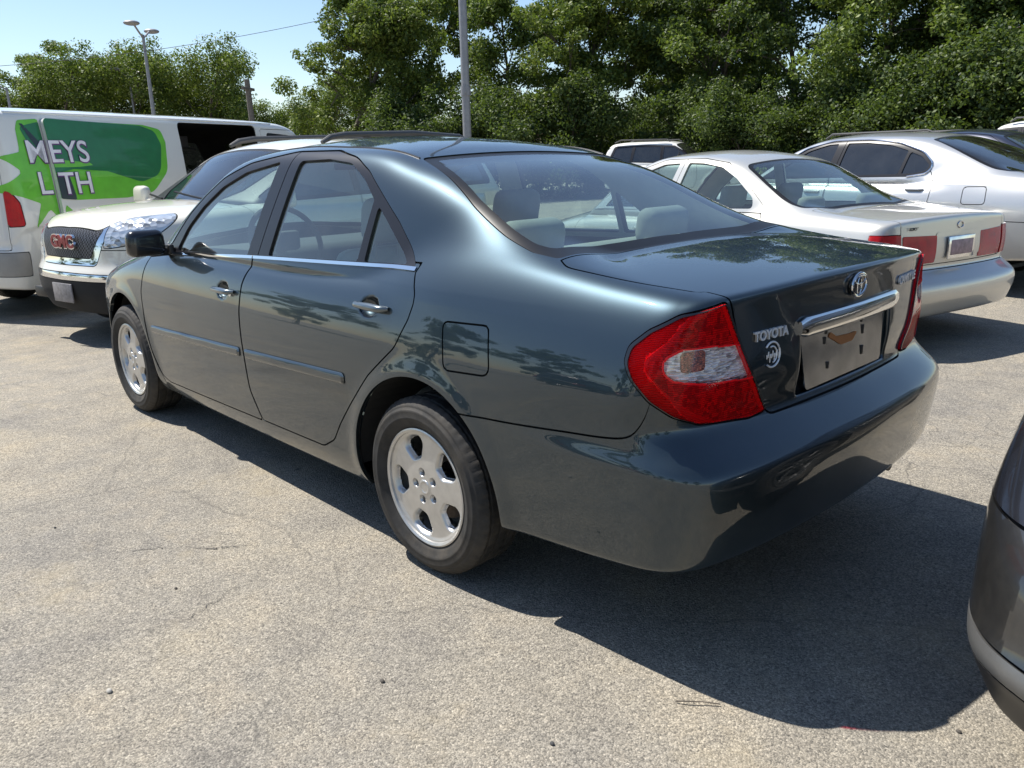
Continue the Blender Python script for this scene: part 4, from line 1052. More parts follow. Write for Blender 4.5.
# ---------------------------------------------------------------- the other vehicles
def posed(name, label, x, y, th, cat='car', dz=0, shift=0.0):
    a = R_(th); x -= shift*math.cos(a); y -= shift*math.sin(a)
    return thing(name, label, cat, (x, y, dz), a)
def base_params(**kw):
    P = camry_params(); [P.pop(k) for k in ('extra', 'extra_side')]; P.update(kw); return P
def add_wheels(root, key, P, rad=.31, half=.76, W=.19, style='five', face='alloy'):
    S = wheel_pieces(rad, W, .2075*rad/.322, style)
    for x in (0, P['wb']):
        for s in (1, -1): wheel(root, S, key, x, s*half, rad, s > 0, face)
    wheelhouse(P, root, M['under'], half+.08)
def cabin(root, x=1.3, w=.36, z=.20, back=.05, mat='cloth'):
    seat(root, x, w, M[mat], z); seat(root, x, -w, M[mat], z)
    q = Shape(); q.box((x-.9, 0, z+.18), (.5, 1.2, .18), .06, seg=3); q.box((x-1.22, 0, z+.50), (.16, 1.2, .60), .07, rot=(0, -.36, 0), seg=3)
    for y in (-w, w): q.box((x-1.34, y, z+.82), (.10, .26, .15), .045, seg=3)
    q.build('rear_bench', M[mat], root)
    q = Shape(); q.box((x-.3, 0, z), (3.0, 1.4, .04), .01); q.box((x+.72, 0, z+.58), (.45, 1.3, .2), .07, seg=3); q.build('dashboard', M['dark_cloth'], root)
def build_champagne(name, label, pose, paint_, key, group=None):
    c = curve
    P = base_params(wb=2.67, arch_r=.365, arch_z=.315,
        top=c([(-1.3,.945),(-1.08,.975),(-.98,.99),(-.7,1.01),(-.4,1.022),(0,1.02),(1,1.0),(2,.98),(2.4,.95),(2.9,.86),(3.3,.76),(3.5,.68),(3.7,.5)], .04),
        rear=c([(.1,-.98),(.25,-1.06),(.35,-1.11),(.48,-1.145),(.535,-1.135),(.59,-1.07),(.63,-1.02),(.75,-1.03),(.9,-1.02),(1.0,-1.01),(1.2,-.95)], .012),
        W=c([(-1.3,.78),(-1.0,.835),(-.7,.86),(-.3,.875),(.2,.882),(1.2,.886),(2.2,.88),(2.6,.87),(3.0,.85),(3.3,.78),(3.55,.66)], .12),
        sec=c([(.1,-.09),(.2,-.05),(.28,-.018),(.5,0),(.6,0),(.72,-.01),(.82,-.035),(.92,-.07),(1.0,-.12),(1.12,-.2)], .02),
        crown=c([(-1.1,.03),(-.4,.03),(.5,.06),(3.6,.09)], .1),
        roof=c([(-.9,.74),(-.40,.96),(-.28,1.02),(0,1.15),(.25,1.27),(.47,1.37),(.66,1.42),(1.05,1.455),(1.4,1.445),(1.7,1.375),(2.0,1.22),(2.3,1.0),(2.7,.76)], .045),
        crown_roof=c([(-.6,.02),(.4,.035),(1,.05),(2.5,.05)], .1),
        gy=c([(-.8,.60),(-.4,.67),(0,.73),(.4,.765),(1.0,.785),(1.6,.78),(2.0,.76),(2.4,.73)], .1), zb=.93,
        bot=c([(-1.2,.33),(-.8,.27),(-.4,.25),(0,.22),(.5,.19),(3.2,.19)], .05))
    frame = rpoly([(2.2,.94,0),(1.95,1.12,.2),(1.65,1.30,.3),(1.35,1.385,.3),(.9,1.392,.3),(.62,1.355,.12),(.38,1.22,.2),(.12,1.03,.02),(.10,.985,.01),(1.2,.965,0)])
    g1 = rpoly([(2.02,.965,.01),(1.9,1.08,.2),(1.62,1.26,.2),(1.35,1.345,.2),(1.16,1.355,.01),(1.22,.985,.01)])
    g2 = rpoly([(1.10,.985,.01),(1.05,1.358,.01),(.88,1.355,.15),(.66,1.322,.1),(.47,1.235,.1),(.25,1.09,.1),(.22,1.01,.03)])
    g3 = rpoly([(.46,.995,.01),(.46,1.19,.01),(.36,1.13,.2),(.17,1.0,.01)])
    d1 = rpoly([(2.2,.93,0),(2.32,.9,.02),(2.36,.7,.1),(2.33,.43,.2),(2.25,.28,.05),(1.14,.29,.01),(1.2,.6,.2),(1.21,.955,0),(1.21,.97,0)])
    d2 = rpoly([(1.13,.29,.01),(1.19,.6,.2),(1.20,.955,0),(1.20,.97,0),(.11,.98,0),(.06,.92,.05),(.1,.78,.1),(.27,.63,.2),(.42,.48,.2),(.52,.34,.1),(.62,.29,.05)])
    ws_o = rpoly([(1.70,-.3,0),(1.70,.50,.06),(2.0,.58,.3),(2.30,.64,.03),(2.36,-.3,0)]); ws_i = rpoly([(1.74,-.3,0),(1.74,.46,.06),(2.0,.54,.3),(2.25,.60,.03),(2.30,-.3,0)])
    rw_o = rpoly([(.49,-.3,0),(.48,.54,.10),(.2,.60,.3),(-.10,.655,.3),(-.235,.66,.08),(-.275,.4,.3),(-.285,-.3,0)]); rw_i = rpoly([(.465,-.3,0),(.455,.51,.10),(.2,.57,.3),(-.10,.625,.3),(-.20,.625,.08),(-.235,.4,.3),(-.245,-.3,0)])
    def lid(V):
        ya = np.abs(V[:, 1]); a = ya-curve([(-1.2,.60),(-.95,.625),(-.5,.66),(-.29,.67)], .02)(V[:, 0])
        return mx(a, .66-V[:, 2], V[:, 0]+.292)
    lp = rpoly([(.40,.665,.01),(.40,.860,.01),(.66,.880,.03),(.80,.878,.03),(.87,.79,.05),(.80,.67,.03)])
    lightf = lambda V: mx(psdf(np.abs(V[:, 1]), V[:, 2], lp), V[:, 0]+.86)
    S = dict(h=.016, box=((-1.25, 0, .12), (3.75, .96, 1.46)), gap=.006, belt=[(2.4,.93),(1.2,.965),(.1,.975),(-.5,.98)], bline=(1.16, 1.10), frame=frame,
        side_glass=[('door_glass', g1), ('door_glass', g2)], windshield=(ws_o, ws_i), rear_window=(rw_o, rw_i), cabin=(-.26, 2.3),
        wzmin=.9, rzmin=.9,
        panels=[('trunk_lid', lid, 'paint', False), ('taillight', lightf, 'red', True), ('rear_bumper', lambda V: mx(V[:, 2]-curve([(-1.3,.625),(-.9,.625),(-.4,.60),(0,.59)], .02)(V[:, 0]), V[:, 0]-.02), 'paint', False)],
        doors=[d1, d2])
    root = posed(name, label, *pose[:3], dz=pose[3])
    o = build_car(root, P, S, dict(paint=M[paint_], glass=M['glass'], side_glass=M['side_glass'], trim=M['cream'], frame=M[paint_]))
    add_wheels(root, key, P); F = o['F']
    # lamp halves on the lid, plate recess, lettering, badge
    lm = o['trunk_lid_mesh']
    for s in (0, 1):
        m = split_lr(lm)[s]; m = keep(m, -.8-m[0][:, 0]); p = rpoly([(.27,.672,.01),(.27,.856,.01),(.606,.866,.01),(.60,.668,.01)])
        m = keep(m, -psdf(np.abs(m[0][:, 1]), m[0][:, 2], p)); arr('lid_lamp', flange(offset(m, .004), .006), M['red'], o['trunk_lid'])
    m = keep(lm, -.8-lm[0][:, 0]); m = keep(m, -psdf(np.abs(m[0][:, 1]), m[0][:, 2], rpoly([(-.2,.70,.0),(.275,.70,.02),(.275,.875,.02),(-.2,.875,.0)]))); pr = arr('plate_recess', offset(m, .003), M['champagne'], o['trunk_lid'])
    q = Shape(); x = on_surface(F, 0, .78, -1.4)-.012; q.box((x, 0, .765), (.014, .32, .155), .006); pl = q.build('licence_plate', M['plate_metal'], o['trunk_lid'])
    q = Shape(); q.box((x-.006, 0, .765), (.008, .27, .105), .004); q.build('plate_insert', simple('faded_plate', (.36, .25, .27), .5, var=.4, vs=30), pl)
    q = Shape(); q.tube([(on_surface(F, .04*math.cos(t), .915+.022*math.sin(t), -1.4)-.004, .034*math.cos(t), .915+.022*math.sin(t)) for t in np.linspace(0, 6.283, 25)[:-1]], .004, 6, closed=True, up=(1, 0, .01)); q.build('emblem', M['chrome'], o['trunk_lid'])
    xs = on_surface(F, .50, .915, -1.4)-.003
    text('badge_lettering', 'TOYOTA', .030, (xs, .50, .91), (0.01, -1, 0), (0, 0, 1), M['steel_dark'], o['trunk_lid'], .002)
    # C pillar seam, sticker on the glass, rear shelf
    cabin(root)
    q = Shape(); q.box((-.12, 0, .935), (.34, 1.2, .03), .01); q.build('parcel_shelf', M['trim'], root)
    for di in (0, 1):
        for s in (1, -1):
            hx, hz = ((1.36, .80), (.24, .83))[di]; q = Shape(); q.tube([(hx-.09+.03*k, s*(side_y(F, hx, hz)+(.018 if 0 < k < 6 else .002)), hz) for k in range(7)], .012, 8); q.build('handle', M['champagne'], o['doors'][di][0 if s > 0 else 1])
    q = Shape(); q.ball((-.165, .50, 1.085), .032, (1, 1, .05)); st = q.build('sticker', simple('round_sticker', (.55, .20, .18), .5, var=.6, vs=60), o['rear_window']) if False else None
    return root, o
champ, champ_o = build_champagne('champagne_sedan', 'champagne coloured sedan parked beside the green one, rear glass and trunk in view', (.90, -4.03, -11.8, -.055), 'champagne', 'champagne')
def build_silver():
    c = curve
    P = base_params(wb=2.80, arch_r=.37, arch_z=.32,
        top=c([(-1.4,.98),(-1.15,1.01),(-1.0,1.03),(-.7,1.045),(-.4,1.05),(0,1.05),(1,1.02),(2,1.0),(2.4,.98),(2.9,.88),(3.3,.78),(3.5,.68),(3.7,.5)], .04),
        rear=c([(.1,-1.0),(.25,-1.1),(.45,-1.18),(.60,-1.185),(.68,-1.14),(.8,-1.12),(.95,-1.11),(1.03,-1.12),(1.2,-1.0)], .02),
        W=c([(-1.3,.78),(-1.0,.85),(-.7,.88),(-.3,.893),(.2,.897),(1.2,.90),(2.2,.895),(2.6,.885),(3.0,.86),(3.3,.79),(3.55,.66)], .12),
        sec=c([(.1,-.09),(.2,-.05),(.28,-.018),(.5,0),(.66,0),(.76,-.006),(.86,-.03),(.95,-.07),(1.03,-.12),(1.1,-.17)], .02),
        roof=c([(-1.1,.72),(-.75,.93),(-.55,1.04),(-.2,1.205),(.1,1.32),(.35,1.395),(.7,1.438),(1.1,1.45),(1.5,1.43),(1.8,1.35),(2.1,1.2),(2.45,.99),(2.8,.76)], .05),
        crown_roof=c([(-.6,.02),(.4,.035),(1,.05),(2.5,.05)], .1),
        gy=c([(-.8,.62),(-.4,.70),(0,.76),(.4,.79),(1.0,.80),(1.6,.795),(2.0,.77),(2.4,.74)], .1), zb=.99)
    fr = rpoly([(2.2,.975,0),(1.95,1.13,.2),(1.65,1.30,.3),(1.35,1.372,.4),(.95,1.375,.5),(.60,1.335,.5),(.33,1.245,.25),(.20,1.13,.10),(.24,1.045,.10),(.42,1.015,.1),(1.2,1.0,0)])
    g1 = rpoly([(2.03,1.005,.01),(1.9,1.10,.2),(1.62,1.27,.2),(1.40,1.335,.2),(1.28,1.342,.01),(1.33,1.02,.01)])
    g2 = rpoly([(1.21,1.02,.01),(1.17,1.345,.01),(.95,1.345,.3),(.68,1.315,.3),(.49,1.26,.01),(.53,1.040,.01)])
    g3 = rpoly([(.495,1.042,.01),(.465,1.248,.01),(.34,1.205,.1),(.235,1.115,.05),(.27,1.068,.04),(.38,1.045,.05)])
    d1 = rpoly([(2.2,.98,0),(2.36,.93,.02),(2.4,.7,.1),(2.37,.43,.2),(2.28,.28,.05),(1.20,.29,.01),(1.26,.6,.2),(1.28,1.0,0),(1.28,1.01,0)])
    d2 = rpoly([(1.19,.29,.01),(1.25,.6,.2),(1.27,1.0,0),(1.27,1.01,0),(.42,1.03,.05),(.22,1.08,.04),(.14,.95,.1),(.14,.78,.1),(.27,.63,.2),(.42,.48,.2),(.52,.34,.1),(.62,.29,.05)])
    ws_o = rpoly([(1.76,-.3,0),(1.76,.52,.06),(2.0,.60,.3),(2.38,.66,.03),(2.42,-.3,0)]); ws_i = rpoly([(1.80,-.3,0),(1.80,.48,.06),(2.0,.56,.3),(2.33,.62,.03),(2.37,-.3,0)])
    rw_o = rpoly([(.36,-.3,0),(.34,.54,.05),(.0,.62,.3),(-.35,.68,.3),(-.50,.66,.08),(-.55,.4,.3),(-.56,-.3,0)]); rw_i = rpoly([(.33,-.3,0),(.31,.51,.05),(.0,.59,.3),(-.33,.645,.3),(-.46,.62,.08),(-.50,.4,.3),(-.51,-.3,0)])
    fuelp = rpoly([(-.16,.93,.03),(-.36,.935,.03),(-.38,.78,.03),(-.17,.775,.03)])
    lp = rpoly([(.45,.80,.03),(.50,.96,.03),(.72,.97,.03),(.90,.90,.05),(.86,.78,.03)])
    S = dict(h=.02, box=((-1.3, 0, .12), (3.75, .98, 1.5)), gap=.007, belt=[(2.4,.97),(1.2,1.01),(.1,1.03)], bline=(1.25, 1.19), frame=fr,
        side_glass=[('door_glass', g1), ('door_glass', g2), ('quarter_glass', g3)], windshield=(ws_o, ws_i), rear_window=(rw_o, rw_i), cabin=(-.5, 2.4), wzmin=.93, rzmin=.95,
        panels=[('trunk_lid', lambda V: mx(np.abs(V[:, 1])-.66, .70-V[:, 2], V[:, 0]+.57), 'paint', False), ('taillight', lambda V: mx(psdf(np.abs(V[:, 1]), V[:, 2], lp), V[:, 0]+.95), 'red', True),
                ('rear_bumper', lambda V: mx(V[:, 2]-.64, V[:, 0]-.02), 'paint', False), ('fuel_door', lambda V: mx(psdf(V[:, 0], V[:, 2], fuelp), .5-V[:, 1]), 'paint', False)], doors=[d1, d2])
    root = posed('silver_sedan', 'silver sedan with rounded dark side windows at the right, behind the champagne car', .56, -6.66, -9.2, dz=.10)
    o = build_car(root, P, S, dict(paint=M['silver'], glass=M['dark_glass'], side_glass=M['dark_glass'], trim=M['trim'], frame=M['frame']))
    add_wheels(root, 'silver', P, .325, .78, .21, 'seven'); F = o['F']; cabin(root, mat='dark_cloth')
    # bright ring round the side windows
    for s in (1, -1):
        q = Shape(); pts = [(x, z) for x, z in fr if x < 1.24] ; pts = sorted(pts, key=lambda p: math.atan2(p[1]-1.17, p[0]-.75)); 
        pts = [p for p in fr if p[0] <= 1.25]
        ring = [tuple(p) for p in fr]
        q.tube([(x, s*(side_y(F, x, z)+.002), z) for x, z in ring[2:-2]], .009, 6); q.build('window_trim', M['chrome'], o['doors'][1][0 if s > 0 else 1])
        for di in (0, 1):
            hx, hz = ((1.42, .86), (.30, .90))[di]; q = Shape(); q.tube([(hx-.09+.03*k, s*(side_y(F, hx, hz)+(.018 if 0 < k < 6 else .002)), hz) for k in range(7)], .012, 8); q.build('handle', M['silver'], o['doors'][di][0 if s > 0 else 1])
    return root, o
silver, silver_o = build_silver()
# ---------------------------------------------------------------- tall vehicles
def suv_params(top_, roof_, W_=1.0, wb=3.02, fz=3.95, rz=-1.05, gyw=.92, zb=1.12, **kw):
    c = curve
    d = dict(wb=wb, arch_r=.42, arch_z=.37, top=top_, roof=roof_, zb=zb, gcurve=.10, gcurve_r=.08, xm=.9, kroof=.12, kf=.12, kr=.12,
        crown=c([(-2,.03),(1,.03),(2.4,.03),(4,.05)], .1),
        W=c([(rz-.3,W_*.9),(rz+.2,W_*.965),(0,W_*.985),(1,W_),(2.2,W_),(wb,W_*.985),(fz-.5,W_*.95),(fz-.1,W_*.84),(fz+.2,W_*.7)], .12),
        sec=c([(.15,-.09),(.28,-.04),(.38,-.012),(.6,0),(.85,0),(.98,-.015),(1.08,-.045),(1.16,-.09),(1.3,-.16)], .025),
        rear=c([(.15,rz+.1),(.35,rz-.02),(.6,rz-.04),(.72,rz),(1.1,rz+.02),(1.9,rz+.1)], .03),
        rplan=c([(-.1,0),(0,0),(.4,.02),(.65,.06),(.85,.16),(1.0,.35)], .03),
        front=c([(.15,fz-.15),(.30,fz-.05),(.5,fz+.02),(.62,fz+.02),(.70,fz-.02),(.9,fz-.05),(1.05,fz-.12),(1.2,fz-.3)], .02),
        fplan=c([(-.1,0),(0,0),(.35,.03),(.6,.10),(.8,.22),(.95,.45)], .05),
        gy=c([(rz,gyw*.95),(0,gyw*.985),(1.0,gyw),(2.0,gyw*.99),(2.6,gyw*.96),(3,gyw*.9)], .1),
        tum=lambda q: .30*np.maximum(q,0)+.14*np.maximum(q,0)**2+.6*np.maximum(-.04-q,0), crown_roof=c([(-1.2,.03),(3,.03)], .1),
        kpil=c([(-1.5,.02),(4,.03)], .04), ksh=c([(-1.1,.10),(1.5,.10),(2.4,.12),(3.6,.16)], .1),
        bot=c([(rz-.1,.36),(rz+.5,.30),(.6,.26),(2.3,.26),(fz-.5,.27),(fz,.30)], .05))
    d.update(kw); return base_params(**d)
def suv_outlines(P, S):
    pass
def build_pearl():
    c = curve
    P = suv_params(c([(-1.4,1.12),(1.9,1.14),(2.4,1.165),(2.8,1.175),(3.2,1.165),(3.55,1.13),(3.8,1.07),(3.95,.97),(4.1,.80)], .04),
        c([(-1.6,.9),(-1.28,1.12),(-1.12,1.40),(-.98,1.58),(-.8,1.655),(-.3,1.70),(.4,1.725),(1.2,1.72),(1.6,1.69),(1.9,1.62),(2.2,1.46),(2.5,1.29),(2.8,1.12),(3.2,.9)], .045))
    fr = rpoly([(2.75,1.13,0),(2.5,1.24,.2),(2.2,1.40,.3),(1.95,1.52,.3),(1.6,1.60,.3),(.6,1.63,.5),(-.4,1.60,.3),(-.85,1.54,.15),(-.98,1.22,.1),(-.95,1.18,.02),(1.2,1.155,0)])
    g1 = rpoly([(2.55,1.165,.02),(2.4,1.25,.2),(2.15,1.375,.2),(1.9,1.49,.2),(1.6,1.555,.2),(1.38,1.57,.02),(1.38,1.19,.02)])
    g2 = rpoly([(1.30,1.19,.02),(1.30,1.572,.02),(.6,1.59,.5),(.30,1.58,.02),(.25,1.20,.02)])
    g3 = rpoly([(.15,1.205,.02),(.20,1.575,.02),(-.4,1.555,.2),(-.78,1.50,.1),(-.88,1.23,.05)])
    d1 = rpoly([(2.74,1.14,0),(2.66,1.0,.05),(2.62,.40,.1),(2.5,.33,.05),(1.30,.33,.02),(1.33,1.15,0),(1.33,1.175,0)])
    d2 = rpoly([(1.29,.33,.02),(1.32,1.15,0),(1.32,1.175,0),(.20,1.19,0),(.18,.95,.1),(.40,.70,.2),(.50,.40,.1),(.60,.33,.05)])
    ws_o = rpoly([(1.90,-.3,0),(1.88,.62,.08),(2.3,.72,.3),(2.74,.80,.04),(2.80,.4,.3),(2.83,-.3,0)]); ws_i = rpoly([(1.95,-.3,0),(1.93,.58,.08),(2.3,.675,.3),(2.66,.745,.04),(2.72,.4,.3),(2.75,-.3,0)])
    hl = rpoly([(.56,.90,.02),(.62,1.04,.02),(.80,1.10,.1),(.99,1.12,.05),(.99,1.04,.05),(.93,.92,.1),(.80,.84,.05)])
    hl2 = rpoly([(3.84,.84,.02),(3.90,.96,.0),(3.70,1.10,.1),(3.36,1.15,.02),(3.34,1.10,.03),(3.55,.96,.1),(3.72,.88,.05)])
    gr = rpoly([(-.3,.70,0),(.42,.70,.05),(.56,1.05,.04),(-.3,1.09,0)]); gi = rpoly([(-.3,.76,0),(.36,.76,.04),(.475,1.0,.03),(-.3,1.01,0)])
    frn = lambda poly, xm: (lambda V: mx(psdf(np.abs(V[:, 1]), V[:, 2], poly), xm-V[:, 0]))
    hlf = lambda V: mx(psdf(V[:, 0], V[:, 2], hl2), .50-np.abs(V[:, 1]))
    hood = rpoly([(3.86,-.3,0),(3.82,.45,.2),(3.55,.66,.2),(3.3,.80,.1),(2.84,.86,.02),(2.86,-.3,0)])
    S = dict(h=.02, box=((-1.2, 0, .18), (4.1, 1.08, 1.78)), gap=.007, belt=[(2.9,1.13),(1.2,1.165),(-.9,1.19)], bline=(1.33, 1.33), frame=fr, zf=1,
        side_glass=[('door_glass', g1), ('door_glass', g2), ('quarter_glass', g3)], glass_door=[0, 1, None], windshield=(ws_o, ws_i), cabin=(-1.0, 2.78), wzmin=1.06,
        panels=[('hood', toppoly(hood, .90), 'paint', False), ('headlight', hlf, 'head', True), ('grille_surround', lambda V: mx(frn(gr, 3.6)(V), -frn(gi, 3.6)(V)), 'chrome', False), ('grille', frn(gi, 3.6), 'grille', False),
                ('chrome_strip', frn(rpoly([(-.3,.575,0),(.66,.575,.02),(.62,.635,.02),(-.3,.645,0)]), 3.5), 'chrome', False),
                ('lower_bumper', lambda V: mx(V[:, 2]-curve([(3.3,.46),(3.5,.54),(3.7,.585),(4.2,.585)], .03)(V[:, 0]), 3.46-V[:, 0]), 'under', False),
                ('front_bumper', lambda V: mx(V[:, 2]-curve([(3.3,.70),(3.6,.83),(4.2,.83)], .03)(V[:, 0]), 3.44-V[:, 0]), 'paint', False)], doors=[d1, d2])
    root = posed('pearl_suv', 'pearl white sport utility vehicle with chrome grille and red lettering, facing left', 5.62, -.46, 101.3, 'suv', dz=-.10, shift=3.02)
    mg, nt, b = node_mat('grille_mesh'); w = N(nt, 'ShaderNodeTexChecker', Scale=60.0); L(nt, coords(nt), w.inputs['Vector'])
    L(nt, ramp(nt, w.outputs['Fac'], [(0, (.02, .02, .02)), (1, (.12, .12, .13))]), b.inputs['Base Color']); b.inputs['Metallic'].default_value = .7
    o = build_car(root, P, S, dict(paint=M['pearl'], glass=M['glass'], side_glass=M['dark_glass'], trim=M['trim'], grille=mg)); F = o['F']
    add_wheels(root, 'pearl', P, .37, .84, .25, 'seven'); cabin(root, 1.75, .42, .42)
    ff = lambda y, z: on_surface(F, y, z, 4.3, -1)
    x = ff(0, .885)
    text('lettering', 'GMC', .135, (x+.012, .0, .885), (0, 1, 0), (0, 0, 1), simple('red_letters', (.26, .015, .025), .3), o['grille'], .010, 1.05, .006, squash=1.15)
    text('letter_edging', 'GMC', .135, (x+.008, .0, .885), (0, 1, 0), (0, 0, 1), M['chrome'], o['grille'], .010, 1.05, .014, squash=1.15)
    q = Shape(); q.box((ff(0, .47)+.012, 0, .47), (.012, .31, .16), .006); q.build('licence_plate', simple('plate_grey', (.22, .21, .22), .4, var=.4, vs=30), o['front_bumper'])
    # projector lamps behind the headlight cover, washers for depth
    for s in (1, -1):
        q = Shape(); q.box((ff(.60, .42)+.0, s*.60, .42), (.05, .26, .10), .03); q.build('fog_lamp', M['black'], root)
        q = Shape(); q.tube([(1.62, s*.72, 1.665), (1.50, s*.72, 1.715), (1.3, s*.72, 1.740), (.3, s*.73, 1.765), (-.55, s*.72, 1.735), (-.75, s*.72, 1.68)], [.02, .03, .032, .032, .03, .02], 10)
        for xx in (1.0, 0.1): q.box((xx, s*.725, 1.73), (.10, .03, .07), .01)
        q.build('roof_rail', M['steel_dark'], root)
        q = Shape(); q.box((2.48, s*1.11, 1.19), (.12, .26, .19), .05, rot=(0, 0, s*.12), seg=4, taper=(.85, .9)); q.box((2.50, s*.97, 1.13), (.06, .12, .05), .015); q.build('mirror', M['pearl'], o['doors'][0][0 if s > 0 else 1])
    q = Shape(); q.tube([(2.80, .45, 1.175), (2.72, .10, 1.20), (2.66, -.25, 1.235)], .010, 6); q.tube([(2.80, -.25, 1.18), (2.70, -.60, 1.21)], .010, 6); q.build('wiper', M['black'], root)
    return root, o
pearl, pearl_o = build_pearl()
def build_van():
    c = curve
    P = suv_params(c([(-1.5,1.0),(3.2,1.0),(3.8,1.15),(4.2,1.12),(4.6,1.02),(4.85,.8)], .05),
        c([(-1.7,1.9),(-1.45,2.10),(-1.2,2.13),(0,2.15),(2,2.15),(3.2,2.13),(3.6,2.06),(3.85,1.86),(4.1,1.55),(4.4,1.15),(4.7,.8)], .05), W_=1.0, wb=3.71, fz=4.75, rz=-1.30, gyw=.985, zb=1.0,
        sec=c([(.2,-.10),(.35,-.04),(.5,-.01),(.7,0),(1.2,0),(1.5,-.01)], .03), kroof=.09, flare=.012,
        tum=lambda q: .045*np.maximum(q, 0)+.055*np.maximum(q, 0)**2+.6*np.maximum(-.04-q, 0), gy=c([(-2,.975),(3,.985),(3.6,.95),(4.2,.86)], .1),
        rear=c([(.2,-1.24),(.4,-1.32),(.55,-1.34),(.7,-1.33),(.78,-1.30),(2.2,-1.26)], .03), rplan=c([(-.1,0),(0,0),(.7,.01),(.88,.05),(.97,.14),(1.1,.4)], .02), arch_r=.44, arch_z=.40)
    P0 = P; roofz = P['roof']
    F0 = car_field(P)
    # the tall body is closed behind by the same rear face as the lower one
    P['extra'] = lambda b, x, ya, z: smax(b, (P0['rear'](z)+P0['rplan'](ya))-x, .08)
    fr = rpoly([(3.85,1.10,0),(3.75,1.55,.1),(3.5,1.90,.1),(2.85,1.93,.05),(2.80,1.20,.05),(3.3,1.15,.05)])
    g1 = rpoly([(3.68,1.22,.03),(3.62,1.55,.1),(3.42,1.84,.1),(2.90,1.87,.04),(2.87,1.25,.05)])
    d1 = rpoly([(3.82,1.10,0),(3.80,.55,.1),(3.5,.45,.1),(2.72,.45,.02),(2.72,1.98,.02),(3.55,1.98,.1)])
    opening = rpoly([(1.12,.50,.04),(1.16,2.02,.06),(2.62,2.02,.06),(2.62,.50,.04)])
    lamp = rpoly([(-1.9,.96,0),(-1.9,1.33,0),(-1.22,1.32,.04),(-1.16,1.20,.1),(-1.15,.97,.03)])
    ws_o = rpoly([(3.75,-.3,0),(3.75,.70,.08),(4.30,.78,.05),(4.36,-.3,0)]); ws_i = rpoly([(3.80,-.3,0),(3.80,.66,.08),(4.25,.73,.05),(4.30,-.3,0)])
    S = dict(h=.03, box=((-1.5, 0, .2), (4.95, 1.08, 2.24)), gap=.008, belt=[(-1.5,1.0),(4.4,1.0)], bline=(2.7, 2.7), frame=fr, side_glass=[('door_glass', g1)], windshield=(ws_o, ws_i), cabin=(-1.25, 3.9), wzmin=1.1,
        panels=[('side_opening', lambda V: mx(psdf(V[:, 0], V[:, 2], opening), .5+V[:, 1]), 'black', False),
                ('taillight', lambda V: mx(psdf(V[:, 0], V[:, 2], lamp), .84-np.abs(V[:, 1]), V[:, 0]+1.1), 'red', True),
                ('rear_door', lambda V: mx(V[:, 0]+1.16, .74-V[:, 2], np.abs(V[:, 1])-.84, V[:, 2]-1.98), 'paint', True),
                ('rear_bumper', lambda V: mx(np.abs(V[:, 2]-.60)-.12, V[:, 0]+1.16), 'bump', False)], doors=[d1])
    root = posed('cargo_van', 'white cargo van with bright green lettered graphic and its side door slid open', 8.48, -.36, -64.8, 'van', dz=-.14)
    o = build_car(root, P, S, dict(paint=M['white'], glass=M['dark_glass'], side_glass=M['dark_glass'], trim=M['under'], bump=simple('grey_bumper', (.30, .29, .27), .5)))
    # the opening shows a dark cargo bay: the panel cut there is removed and an inner bay built behind it
    bpy.data.objects.remove(o['side_opening'])
    for ch in list(root.children):
        if ch.name.startswith(('seam_backing', 'headliner')):
            me = ch.data; n = len(me.vertices); V = np.empty(n*3); me.vertices.foreach_get('co', V); V = V.reshape(-1, 3)
            T = np.array([p.vertices[:] for p in me.polygons]); Nn = np.array([v.normal[:] for v in me.vertices])
            m = keep((V, Nn, T), mx(psdf(V[:, 0], V[:, 2], opening)-.005, V[:, 1]+.5)); nm = ch.name.split('.')[0]; mt = me.materials[0]
            bpy.data.objects.remove(ch); arr(nm, m, mt, root)
    q = Shape(); q.box((1.9, .1, .50), (5.0, 1.6, .05), .01); q.build('cargo_floor', M['steel_dark'], root)
    for z in (.9, 1.35, 1.75):
        q = Shape(); q.box((1.2, .62, z), (3.4, .40, .03), .005)
        random.seed(int(z*10))
        q.build('shelf', M['steel_dark'], root)
    for k in range(9):
        q = Shape(); z = (.915, 1.365, 1.765)[k % 3]; w = random.uniform(.2, .4); q.box((-.2+.36*k, .60, z+w*.35), (w, .3, w*.7), .01); tg = q.build('storage_box', simple('bin_colour_%d' % k, random.choice([(.30, .08, .05), (.10, .10, .12), (.32, .28, .20), (.08, .12, .2)]), .6), root)
    WS = add_wheels(root, 'van', P, .38, .84, .25, 'steel', 'rotor')
    # sliding door drawn back along the side
    full = o['full']; sd_ = rpoly([(-.76,.52,.05),(-.745,2.0,.06),(1.06,2.0,.06),(1.06,.52,.05)])
    right = split_lr(full)[1]; m = keep(right, -psdf(right[0][:, 0], right[0][:, 2], sd_)); door = arr('sliding_door', flange(offset(m, .055), .04), M['white'], root)
    G1 = simple('light_green_graphic', (.14, .52, .03), .35, coat=.5); G2 = simple('dark_green_graphic', (.010, .16, .05), .35, coat=.5); G3 = simple('black_graphic', (.03, .05, .06), .4)
    def decal(name, poly, mat, off, par, base):
        b = keep(base, -psdf(base[0][:, 0], base[0][:, 2], rpoly(poly))); return arr(name, offset(b, off), mat, par)
    star = [(-1.03,1.90,.03),(-.99,1.98,.03),(-.76,2.0,0),(-.76,1.0,0),(-.86,1.12,.02),(-1.06,.93,0),(-.95,1.18,0),(-1.31,1.32,0),(-1.08,1.49,0),(-1.25,1.64,0),(-1.05,1.68,0)]
    decal('green_graphic', star, G1, .003, root, right)
    star2 = [(-.99,1.92,.03),(-.76,1.97,0),(-.76,1.78,0),(-.90,1.66,0)]
    decal('dark_graphic', star2, G2, .005, root, right)
